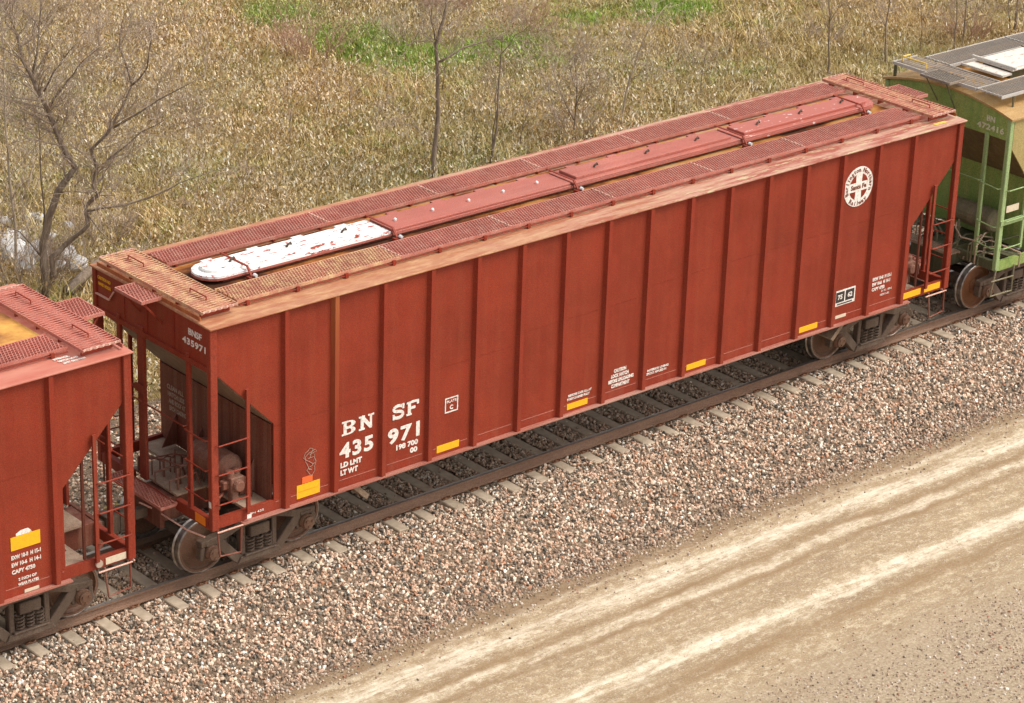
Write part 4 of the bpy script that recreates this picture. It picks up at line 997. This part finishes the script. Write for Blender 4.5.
    for ya, yb_ in ((-1.27, -.64), (.64, 1.29)):
        for i in range(6):
            xa = (.03 if ya < 0 else .77)+i*2.4; b = MB(); grating(b, xa+.02, xa+2.38, ya+.02, yb_-.02, 4.50, .05, 'y', wd=.016)
            b.build('running_board', M_['galv'], green)
            b = MB(); b.box(xa, xa+2.4, ya, ya+.018, 4.45, 4.51); b.box(xa, xa+2.4, yb_-.018, yb_, 4.45, 4.51); serrate(b, (xa+.01, ya+.02), (xa+.01, yb_-.02), 4.50, 12, .012); b.build('board_edge', M_['galv_edge'], green)
            for xx in (xa+.35, xa+1.55):
                b = MB(); yo = ya if ya < 0 else yb_; b.box(xx-.02, xx+.02, yo-.01, yo+.01, rz(yo)-.01, 4.45); b.box(xx-.02, xx+.02, ya, yb_, 4.43, 4.45); b.build('board_bracket', gm['dark'], green)
    b = MB(); grating(b, .05, .74, -.61, 1.44, 4.50, .085, 'x', h=.012, wd=.022); b.build('end_walkway', M_['galv'], green)
    b = MB(); b.box(.03, .05, -.62, 1.46, 4.45, 4.51); b.box(.74, .76, -.62, .62, 4.45, 4.51); b.box(.05, .74, 1.44, 1.46, 4.45, 4.51); b.build('walkway_edge', M_['galv_edge'], green)
    MB().box(.05, .09, 1.38, 1.43, rz(1.4)-.02, 4.45).build('walkway_support', gm['dark'], green)
    bar([(.20, .75, 4.51), (.20, .75, 4.60), (.20, 1.35, 4.60), (.20, 1.35, 4.51)], .016, 'yellow_grab_iron', M_['yellow_bar'])
    bar([(.20, 1.35, 4.60), (.40, 1.35, 4.60), (.40, 1.35, 4.51)], .016, 'yellow_grab_iron', M_['yellow_bar'])
    # hatch, its frame and rusty centre
    b = MB(); b.prism([(y, rz(y)+.006) for y in np.linspace(-.9, .8, 9)]+[(y, rz(y)+.001) for y in np.linspace(.8, -.9, 9)], 0, .45, GL-.6); b.build('rusty_roof_centre', M_['orangeroof'], green)
    b = MB(); b.box(1.3, 6.5, -.46, .42, 4.55, 4.59); b.box(1.38, 6.4, -.40, .36, 4.59, 4.625); h = b.build('hatch_cover', M_['green_hatch'], green, bevel=.01)
    b = MB(); b.box(1.36, 6.4, -.36, .32, 4.38, 4.55); b.build('hatch_coaming', gm['dark'], green)
    b = MB(); b.box(1.28, 1.32, -.54, .54, 4.60, 4.65); b.box(.92, .96, -.54, .50, 4.52, 4.56); b.build('hatch_end_bar', M_['galv_edge'], green)
    b = MB(); b.box(.96, 1.27, -.48, .46, 4.50, 4.54); b.build('hatch_end_flap', M_['green_hatch'], green)
    for i in range(4): MB().tube([(2.6+i*1.2, -.54, 4.45), (2.6+i*1.2, -.48, 4.635), (2.6+i*1.2, .4, 4.635)], .014, 5).build('hatch_clamp', gm['dark'], green)
green_end()
b = MB(); b.box(1.2, GL-1.2, -.30, .30, .80, 1.14); b.build('underframe_sill', M_['under'], green)
for xc in (GL*.3, GL*.7):
    b = MB(); v = [(xc-2.6,-1.46,1.5),(xc+2.6,-1.46,1.5),(xc+2.6,1.46,1.5),(xc-2.6,1.46,1.5),(xc-.45,-.36,.42),(xc+.45,-.36,.42),(xc+.45,.36,.42),(xc-.45,.36,.42)]
    b.add(v, [(0,1,2,3),(7,6,5,4),(0,4,5,1),(1,5,6,2),(2,6,7,3),(3,7,4,0)]); b.build('hopper_bay', gm['dark'], green)
make_truck(green, 1.30, 'wheel_rust'); make_truck(green, GL-1.3, 'wheel_rust')
lettering('BN', .15, (.015, -.98, 3.97), 'end', M_['pale_green'], green, width=.20, bold=.006)
lettering('472416', .15, (.015, -.76, 3.80), 'end', M_['pale_green'], green, width=.66, bold=.006, spacing=1.1)

# ------------------------------------------------------------------ vegetation
def grass_mat(name, stops, green=0.0):
    k = NT(name, 0.9, 0.1); w = k.coord('World')
    at_ = k.n('ShaderNodeAttribute'); at_.attribute_name = 'tone'
    rn = k.n('ShaderNodeObjectInfo').outputs['Random']
    c = k.ramp(k.math('FRACT', k.math('ADD', at_.outputs['Fac'], k.math('MULTIPLY', rn, 0.35))), stops)
    big = k.ramp(k.noise(0.13, 6, w, 0.7), [(0.40, 0.0), (0.60, 1.0)])
    c = k.mix(0.30, c, k.mix(big, (0.56,0.32,0.11), (0.26,0.24,0.07)), 'MIX')
    # greener growth where the field shows it
    s_ = k.n('ShaderNodeSeparateXYZ'); k.l(k.n('ShaderNodeNewGeometry').outputs['Position'], s_.inputs[0])
    tot = None
    for gx_, gy_, rx, ry, am in ((21.2,22.3,1.6,2.0,1.0), (22.0,20.6,2.4,1.2,.75), (24.0,20.2,2.2,1.2,.8), (30.6,20.2,1.8,1.3,1.0), (28.0,21.2,2.2,1.0,.6), (21.0,25.5,1.4,1.5,.7), (24.5,18.6,1.0,1.0,.5), (9.9,9.0,1.2,.8,.35)):
        dx = k.math('DIVIDE', k.math('SUBTRACT', s_.outputs[0], gx_), rx); dy = k.math('DIVIDE', k.math('SUBTRACT', s_.outputs[1], gy_), ry)
        d = k.math('MULTIPLY', k.math('SUBTRACT', 1.0, k.math('ADD', k.math('MULTIPLY', dx, dx), k.math('MULTIPLY', dy, dy)), True), am)
        tot = d if tot is None else k.math('MAXIMUM', tot, d)
    gn = k.math('MULTIPLY', k.math('MULTIPLY', tot, 2.0, True), k.ramp(k.noise(2.2, 5, w, 0.7), [(0.36, 0.0), (0.5, 1.0)]))
    speck = k.math('MULTIPLY', k.ramp(k.noise(0.35, 4, w), [(0.42, 0.0), (0.62, 1.0)]), k.ramp(k.noise(3.2, 3, w), [(0.5, 0.0), (0.66, 1.0)]))
    gn = k.math('MAXIMUM', gn, k.math('MULTIPLY', speck, .75))
    c = k.mix(k.math('MULTIPLY', gn, green), c, k.mix(rn, (0.10,0.24,0.02), (0.27,0.42,0.05)))
    k.base(c); return k.m
GM = grass_mat('dry_grass_blades', [(0.0, (0.09,0.06,0.025)), (0.16, (0.22,0.15,0.055)), (0.36, (0.44,0.32,0.13)), (0.58, (0.56,0.42,0.19)), (0.78, (0.62,0.48,0.27)), (0.92, (0.72,0.60,0.42)), (1.0, (0.80,0.74,0.62))], .9)
WM = grass_mat('pale_dead_leaves', [(0.0, (0.20,0.12,0.06)), (0.18, (0.46,0.29,0.15)), (0.36, (0.56,0.44,0.22)), (0.55, (0.72,0.56,0.38)), (0.75, (0.80,0.72,0.58)), (1.0, (0.82,0.80,0.74))], .7)
def clump(i, m, nb, rad, lmin, lmax, wd, lean, upright=1.0):
    r = random.Random(100+i); V = []; F = []; tone = []
    for _ in range(nb):
        a = r.uniform(0, 2*pi); d = rad*math.sqrt(r.random()); x, y = d*cos(a), d*sin(a)
        th = r.uniform(0, 2*pi); ln = r.uniform(lmin, lmax); le = r.uniform(.2, 1)*lean
        dx, dy = cos(th)*le, sin(th)*le
        wx, wy = -sin(th+r.uniform(-1,1))*wd/2, cos(th)*wd/2
        b0 = len(V); pts = []
        for s_, t in enumerate((0, .55, 1.0)):
            cx, cy = x+dx*ln*t**1.6, y+dy*ln*t**1.6; cz = upright*ln*(t-.35*le*t*t)
            w_ = (1-.75*t)
            if s_ < 2: V += [(cx-wx*w_, cy-wy*w_, cz-.02), (cx+wx*w_, cy+wy*w_, cz-.02)]
            else: V += [(cx, cy, cz)]
        F += [(b0, b0+1, b0+3, b0+2), (b0+2, b0+3, b0+4)]; tn = r.random(); tone += [tn]*5
    me = bpy.data.meshes.new('clump'); me.from_pydata(V, [], F)
    at_ = me.attributes.new('tone', 'FLOAT', 'POINT'); at_.data.foreach_set('value', tone); me.materials.append(m)
    return bpy.data.objects.new('clump', me)
def leafy(i, m, nb, rad, h):
    """broken weed stalk with curled dead leaves"""
    r = random.Random(500+i); V = []; F = []; tone = []
    def quad(c, u, v, tn):
        b0 = len(V); V.extend([c-u-v, c+u-v, c+u*.6+v, c-u*.6+v]); F.append((b0, b0+1, b0+2, b0+3)); tone.extend([tn]*4)
    for _ in range(nb):
        a = r.uniform(0, 2*pi); d = rad*math.sqrt(r.random()); p = Vector((d*cos(a), d*sin(a), r.uniform(.12, h)))
        u = Vector((r.gauss(0,1), r.gauss(0,1), r.gauss(0,.3))).normalized()*r.uniform(.009, .021)
        v = Vector((r.gauss(0,.55), r.gauss(0,.55), 1)).normalized()*r.uniform(.020, .050)
        quad(p, u, v, r.random())
    me = bpy.data.meshes.new('weed'); me.from_pydata([tuple(q) for q in V], [], F)
    at_ = me.attributes.new('tone', 'FLOAT', 'POINT'); at_.data.foreach_set('value', tone); me.materials.append(m)
    return bpy.data.objects.new('weed', me)
clumps = [clump(i, GM, 40, .22, .08, .26, .018, 1.6, .7) for i in range(5)] + [clump(i+9, GM, 24, .25, .15, .40, .015, 1.2) for i in range(3)]
weeds = [leafy(i, WM, 21, .32, .52) for i in range(6)]
def field(n, seed):
    r = np.random.default_rng(seed)
    x = r.uniform(-8, 62, n); y = 6.2+np.abs(r.normal(0, .5, n)); far_ = r.random(n) > .012; y = np.where(far_, r.uniform(6.6, 48, n), y)
    # stay inside the wedge the camera and nearby viewpoints look into
    dx, dy = x-CP.x, y-CP.y; ang = np.arctan2(dx, dy); dist = np.hypot(dx, dy)
    k_ = (ang > YAW-radians(15)) & (ang < YAW+radians(15)) & (dist < 84) & (dist > 36)
    return x[k_], y[k_]
x, y = field(78000, 1); n = len(x)
patch = fbm(x, y, 41, 3, 0.11)
sz = rng.uniform(.6, 1.35, n)*(1+.4*patch)*np.where(rng.random(n) < .06, 1.7, 1.0)
near = np.clip((y-6.0)/2.0, .35, 1); sz *= near
rt = np.stack([rng.uniform(-.25, .25, n), rng.uniform(-.25, .25, n), rng.uniform(0, 2*pi, n)], -1)
scatter('dry_grass', 'tangled straw-coloured dry grass covering the slope behind the train', 'grass', np.stack([x, y, gz(x, y)], -1), np.maximum(sz, .3), rt, clumps)
x, y = field(95000, 2); pt = fbm(x, y, 43, 3, 0.13); kp = rng.random(len(x)) < np.clip(.5+.55*pt, .12, 1)*np.clip(1-(x-21)/9, .30, 1); x, y = x[kp], y[kp]; n = len(x)
rt = np.stack([rng.uniform(-.2, .2, n), rng.uniform(-.2, .2, n), rng.uniform(0, 2*pi, n)], -1)
scatter('dead_weeds', 'pale curled dead weed leaves dotted all through the dry grass', 'weeds', np.stack([x, y, gz(x, y)], -1), rng.uniform(.7, 1.2, n), rt, weeds)

# bare trees
def bark(name, a, b_):
    k = NT(name, 0.9, 0.1); w = k.coord('Object')
    k.base(k.ramp(k.noise(6, 6, k.coord('Object', (3, 3, .7)), .7), [(0.35, a), (0.65, b_)])).bump(k.noise(20, 4, w), .5, .01); return k.m
BK = bark('grey_brown_bark', (0.15,0.11,0.082), (0.31,0.24,0.18)); BK2 = bark('pale_bark', (0.32,0.25,0.18), (0.50,0.41,0.31)); BT = bark('twig_bark', (0.26,0.19,0.14), (0.46,0.36,0.27))
def twigs(mb, p, d, ln, r_, depth, rnd, spread=.6, up=.12):
    if depth == 0 or ln < .08: return
    pts = [p]; rs_ = [r_]; q = p.copy(); dd = d.normalized(); n = 4
    for i in range(n):
        dd = (dd+Vector((rnd.gauss(0,.16), rnd.gauss(0,.16), rnd.gauss(0,.12)+up*.3))).normalized(); q = q+dd*(ln/n); pts.append(q.copy()); rs_.append(r_*(1-.8*(i+1)/n)+.0015)
        if rnd.random() < .75:
            ax_ = dd.orthogonal().normalized(); ax_.rotate(Matrix.Rotation(rnd.uniform(0, 2*pi), 3, dd)); nd = (dd+ax_*rnd.uniform(.5, 1.1)*spread*1.6).normalized()
            twigs(mb, q.copy(), nd, ln*rnd.uniform(.4, .65), r_*(1-.7*(i+1)/n)*.6+.001, depth-1, rnd, spread, up)
    mb.tube(pts, rs_, 4 if r_ < .012 else 5, False)
def tree(name, label, trunk_px, base_depth_y, rad, branches_px=(), bark_m=BK, seed=1, tw=.9, td=3, tn=5, rtop=.25, group='bare trees in the dry grass', cat='bare tree', twig_from=.3, jitter=.25):
    """trunk and limbs follow the outline seen in the photograph on an upright plane through the base, bent out of that plane at random"""
    rad *= .60; branches_px = [(p_, r_*.58) for p_, r_ in branches_px]
    rnd = random.Random(seed)
    bx_, by_ = trunk_px[0]
    base = at(bx_, by_, 2, float(gz(np.array([0.]), np.array([20.]))[0]))
    if base_depth_y is not None:
        base = at(bx_, by_, 1, base_depth_y)
    base.z = float(gz(np.array([base.x]), np.array([base.y]))[0]) if base_depth_y is None else base.z
    nrm = Vector((_f.x, _f.y, 0)).normalized(); d0 = base.dot(nrm)
    def on(px, py, off=0):
        d = _f + CR*((px-512)/FPX) - CU*((py-351.5)/FPX); t = (d0+off-CP.dot(nrm))/d.dot(nrm); return CP+d*t
    root = thing(name, label, cat, (base.x, base.y, base.z), group)
    R0 = Vector(base)
    def path(pxs, o0, o1):
        n = len(pxs); out = []
        for i, (a, c2) in enumerate(pxs):
            out.append(on(a, c2, o0+(o1-o0)*i/(n-1)+(rnd.uniform(-.08, .08) if 0 < i else 0)) - R0)
        # subdivide with slight wander
        res = [out[0]]
        for a, c2 in zip(out, out[1:]):
            m_ = (a+c2)/2 + Vector((rnd.gauss(0,1), rnd.gauss(0,1), rnd.gauss(0,1)))*(c2-a).length*.03
            res += [m_, c2]
        return res
    tp = path(trunk_px, 0, rnd.uniform(-jitter, jitter))
    tp = [tp[0]-Vector((0,0,.3))]+tp
    mb = MB(); n = len(tp); rs_ = [rad*(1-(1-rtop)*i/(n-1)) for i in range(n)]; rs_[0] *= 1.25
    mb.tube(tp, rs_, 8); mb.build('trunk', bark_m, root, smooth=True)
    cr = MB()
    def dress(pts, r0_):
        for i, q in enumerate(pts):
            f = i/(len(pts)-1)
            if f < twig_from: continue
            for _ in range(tn+1 if f > .4 else max(1, tn-1)):
                d = (pts[min(i+1, len(pts)-1)]-pts[max(i-1, 0)]).normalized()
                a = d.orthogonal().normalized(); a.rotate(Matrix.Rotation(rnd.uniform(0, 2*pi), 3, d))
                twigs(cr, q.copy(), d*.7+a, tw*rnd.uniform(.5, 1.1), max(.006, r0_*(1-.7*f)*.35), td+1, rnd)
    dress(tp[1:], rad)
    for bi, (bp, br) in enumerate(branches_px):
        q = path(bp, rnd.uniform(-.05, .05), rnd.uniform(-1, 1)*jitter*3); lb = MB()
        nn = len(q); lb.tube(q, [br*(1-.7*i/(nn-1)) for i in range(nn)], 7); lb.build('limb', bark_m, root, smooth=True); dress(q, br)
    cr.build('crown', BT if bark_m is BK else BK2, root)
    return root
tree('bare_tree', 'largest bare tree, forked low into crooked trunks behind the left end of the train',
     [(46,292),(45,279),(43,243),(49,216),(58,191),(75,168),(62,145),(54,125),(48,109),(39,93),(32,78),(22,60),(17,36),(14,25),(6,11),(2,-6)], None, .155,
     [([(32,78),(37,55),(39,31),(41,10),(42,-5)], .05), ([(39,28),(34,20),(24,11),(20,-3)], .03), ([(44,91),(53,73),(64,58),(78,42)], .035), ([(49,109),(62,89),(73,75),(84,60),(100,47)], .045),
      ([(52,281),(52,257),(64,246),(75,236),(88,225),(85.5,207),(98,195),(93,186),(97,169),(91,150),(107,134),(113,124),(132,85),(119.5,47),(121,28)], .105),
      ([(132,85),(147,68),(151,38),(149,22)], .04), ([(87,211),(124,205),(158,194),(179,183),(213,171)], .05), ([(113,128),(158,100),(205,75)], .045), ([(107,160),(141,132),(171,115)], .035),
      ([(97,169),(92,150),(84,128),(66,100)], .03), ([(88,215),(112,243),(121,254)], .03), ([(50,194),(87,193),(97,190)], .02), ([(45,262),(20,232),(0,222),(-20,215)], .03), ([(43,240),(41,180),(40,140),(38,100)], .035)],
     seed=4, tw=1.1, td=3, tn=2, rtop=.12, jitter=.35)
tree('bare_tree', 'slim pale grey bare tree at the left edge beside the big forked one',
     [(16,262),(12,200),(8,150),(5,100),(4,50),(3,0)], None, .06, [([(9,160),(-5,120),(-20,90)], .02), ([(12,200),(24,170),(36,150)], .02)], BK2, 5, .9, 3, 2)
tree('bare_tree', 'tall straight bare tree standing behind the second hatch cover from the left',
     [(434.7,178),(436,136),(437.7,100),(436,45),(444,18),(447,-8)], None, .115,
     [([(439,62),(462,48),(486,41),(506,35)], .05), ([(435,42),(413,42),(401,46)], .025), ([(435,40),(431,20),(432,0)], .035), ([(433,145),(422,135),(410,118)], .02), ([(442,90),(446,60),(451,40)], .02)], seed=6, tw=.8, td=3, tn=2, rtop=.35)
tree('bare_tree', 'thin twin-stemmed bare tree just right of the tall straight one',
     [(491,163),(497,127),(498,91),(501,54),(504,30)], None, .06, [([(491,160),(493,130),(495,100),(500,70)], .035), ([(501,54),(515,35),(530,25)], .02)], seed=7, tw=.8, td=3, tn=2)
tree('bare_tree', 'small brushy bare tree behind the middle of the red roof',
     [(573,143),(576,106),(577,79),(575,55)], None, .05, [([(576,106),(585,85),(590,68)], .025), ([(574,120),(562,95),(555,78)], .025), ([(577,90),(570,70),(566,55)], .02)], seed=8, tw=.9, td=3, tn=3, twig_from=.1)
tree('bare_tree', 'slender pale bare tree leaning right above the third hatch cover',
     [(620,129),(624,106),(630,79),(638,54),(650,27),(664,8)], None, .055, [([(630,79),(641,72),(652,66)], .02), ([(630,79),(626,64),(618,50)], .02)], BK2, 9, .8, 3, 2)
tree('bare_tree', 'single straight dark stem behind the right end of the red roof',
     [(827,78),(828.5,45),(830,15),(830,-15)], None, .06, [([(829,30),(822,10),(815,-5)], .02), ([(829.5,22),(838,8),(845,-8)], .018)], seed=10, tw=.7, td=2, tn=2)
tree('bare_tree', 'thin bare stem rising left of the green car roof',
     [(885.6,62),(885.6,42),(886,25),(890,3),(893,-12)], None, .055, [([(886,28),(880,14),(876,0)], .02)], seed=11, tw=.8, td=3, tn=2)
tree('bare_tree', 'left stem of the close pair behind the green car grating',
     [(954,50),(955,30),(957,14),(958,-12)], None, .05, (), seed=12, tw=.7, td=3, tn=2)
tree('bare_tree', 'brushy right stem of the close pair behind the green car grating',
     [(962,44),(965,21),(967,-12)], None, .06, [([(964,30),(972,15),(980,5)], .02)], seed=13, tw=.9, td=3, tn=3)
tree('bare_tree', 'thickest dark trunk at the top right corner above the green car',
     [(1014,34),(1016.5,11),(1017,-14)], None, .10, [([(1010,32),(1008,10),(1007,-10)], .04)], seed=14, tw=.7, td=3, tn=1)
SG = 'small saplings in the dry grass'
for i, (pxs, lab) in enumerate([([(314,120),(318,97),(318,76)], 'small dark sapling stem below the pinkish brush clump'), ([(385,114),(387,95),(388,74)], 'upright sapling just below the greenest patch of grass'),
        ([(289,147),(290,120),(291,95)], 'thin sapling left of the pinkish brush clump'), ([(374,129),(377,115),(380,100)], 'short leaning sapling beside the one under the green patch'),
        ([(227,229),(228,215),(231,203)], 'stubby sapling close behind the white hatch cover'), ([(348,133),(350,112),(350,88)], 'faint straight sapling between the pinkish clump and the green patch'), ([(556,125),(553,105),(548,80)], 'thin sapling left of the brushy middle tree'), ([(700,98),(702,75),(706,50)], 'thin sapling above the last hatch joint'), ([(765,82),(768,60),(766,38)], 'thin sapling left of the single straight dark stem'), ([(520,148),(523,125),(530,108)], 'short sapling between the twin-stemmed and the brushy middle tree'), ([(245,205),(243,180),(247,160)], 'sapling left of the tall straight tree, above the far walkway'), ([(920,52),(922,30),(921,8)], 'faint sapling between the thin stem and the close pair')]):
    tree('sapling', lab, pxs, None, .028, (), BK if i != 3 else BK2, 20+i, .45, 2, 2, .4, SG, 'sapling')
# fallen log under the big tree
p0 = at(68, 292, 2, -.85); p1 = at(100, 262, 2, -.6)
lg = MB().tube([p0-p0, (p1-p0)*.5+Vector((0,0,.03)), (p1-p0)*1.1], [.13, .11, .09], 8).build('fallen_log', BK, None, smooth=True); lg.location = p0
lg['label'] = 'grey fallen log leaning out from the foot of the big forked tree'; lg['category'] = 'log'
# brush clumps
def brush(px, py, label, h, rad, nst, m, seed, grp='leafless brush clumps'):
    r = random.Random(seed); c0 = at(px, py, 2, -.95); c0.z = float(gz(np.array([c0.x]), np.array([c0.y]))[0])
    root = thing('brush_clump', label, 'brush', c0, grp); mb = MB()
    for i in range(nst):
        a = r.uniform(0, 2*pi); d = rad*.45*math.sqrt(r.random()); st_ = Vector((d*cos(a), d*sin(a), -.05))
        twigs(mb, st_, Vector((cos(a)*.5+r.gauss(0,.2), sin(a)*.5+r.gauss(0,.2), 1)), h*r.uniform(.6, 1.1), .011, 3, r, .45, .1)
    mb.build('stems', m, root); return root
BP = bark('pinkish_stems', (0.30,0.17,0.11), (0.48,0.31,0.22))
brush(310, 58, 'pinkish brown brush clump left of the green grass patch', 1.2, 1.3, 46, BP, 1)
brush(448, 12, 'wide pinkish brush clump behind the top of the tall straight tree', 1.1, 1.5, 40, BP, 2)
brush(22, 285, 'grey brush tangled round the foot of the big forked tree', 1.2, 1.6, 34, BT, 3)
brush(5, 215, 'grey-brown brush at the left edge behind the pale rocks', 1.6, 1.8, 24, BT, 4)
brush(100, 240, 'low brush right of the big forked tree trunk', .9, 1.2, 34, BT, 5)
brush(965, 38, 'brown brush under the pair of stems by the green car', .9, 1.0, 30, BP, 6)
brush(30, 120, 'loose tall brush above the pale rocks at the left', 1.3, 1.8, 34, BT, 7)
brush(572, 138, 'fine brush at the foot of the small middle tree', .8, .9, 26, BT, 8)
brush(700, 62, 'thin straw-coloured brush above the right half of the roof', .7, 1.6, 20, BK2, 9)
brush(15, 262, 'twiggy brush growing through the pale rocks', 1.0, 1.5, 16, BT, 10)
brush(60, 262, 'twiggy brush between the forked trunk and the fallen log', .8, 1.1, 34, BT, 11)
brush(405, 40, 'straw-coloured brush left of the tall straight tree in the green patch', .8, 1.2, 26, BK2, 12)
brush(520, 35, 'pinkish brush right of the twin-stemmed tree top', 1.0, 1.3, 30, BP, 13)
brush(180, 120, 'brown brush right of the big forked tree crown', .9, 1.6, 34, BT, 14)
brush(820, 40, 'thin brush left of the single straight dark stem', .8, 1.3, 22, BT, 15)
# pale rocks
k = NT('pale_limestone', 0.8, 0.2); w = k.coord('Object'); k.base(k.ramp(k.noise(3, 6, w), [(0.35, (0.36,0.345,0.33)), (0.65, (0.66,0.645,0.63))])).bump(k.noise(8, 5, w), .4, .03); RK = k.m
rk = random.Random(9)
RL = [(6,222,.34,'upper left of the pale rocks, at the picture edge'),(3,240,.36,'flat pale rock at the left edge, in the middle of the pile'),(20,236,.26,'small pale rock in the gap of the pile'),(33,218,.30,'pale rock at the top of the pile'),
      (12,252,.40,'broad pale rock at the bottom left of the pile'),(35,250,.42,'largest tilted pale rock right of the dark gap'),(50,238,.22,'small pale rock leaning near the big tree trunk'),(70,226,.2,'little pale rock behind the forked trunk'),
      (66,252,.34,'pale rock right of the big tree trunk'),(78,262,.36,'lowest pale rock right of the forked trunk'),(60,265,.24,'small pale rock between the two trunks'),(24,266,.28,'rounded pale rock under the brush')]
for i, (px, py, s_, lab) in enumerate(RL):
    c0 = at(px, py, 2, -.86); bm = bmesh.new(); bmesh.ops.create_icosphere(bm, subdivisions=2, radius=s_*.80)
    pl = [Vector((rk.gauss(0,1), rk.gauss(0,1), rk.gauss(0,1))).normalized() for _ in range(8)]
    for v in bm.verts:
        for q in pl:
            d = v.co.dot(q)
            if d > s_*.45: v.co -= q*(d-s_*.45)
        v.co.x *= 1.3; v.co.z *= .65
    me = bpy.data.meshes.new('pale_rock'); bm.to_mesh(me); bm.free(); me.materials.append(RK)
    o = bpy.data.objects.new('pale_rock', me); COL.objects.link(o); o.location = c0; o.rotation_euler = (rk.uniform(-.4,.4), rk.uniform(-.4,.4), rk.uniform(0, 6))
    o['label'] = lab; o['category'] = 'rock'; o['group'] = 'pale rocks by the big tree'
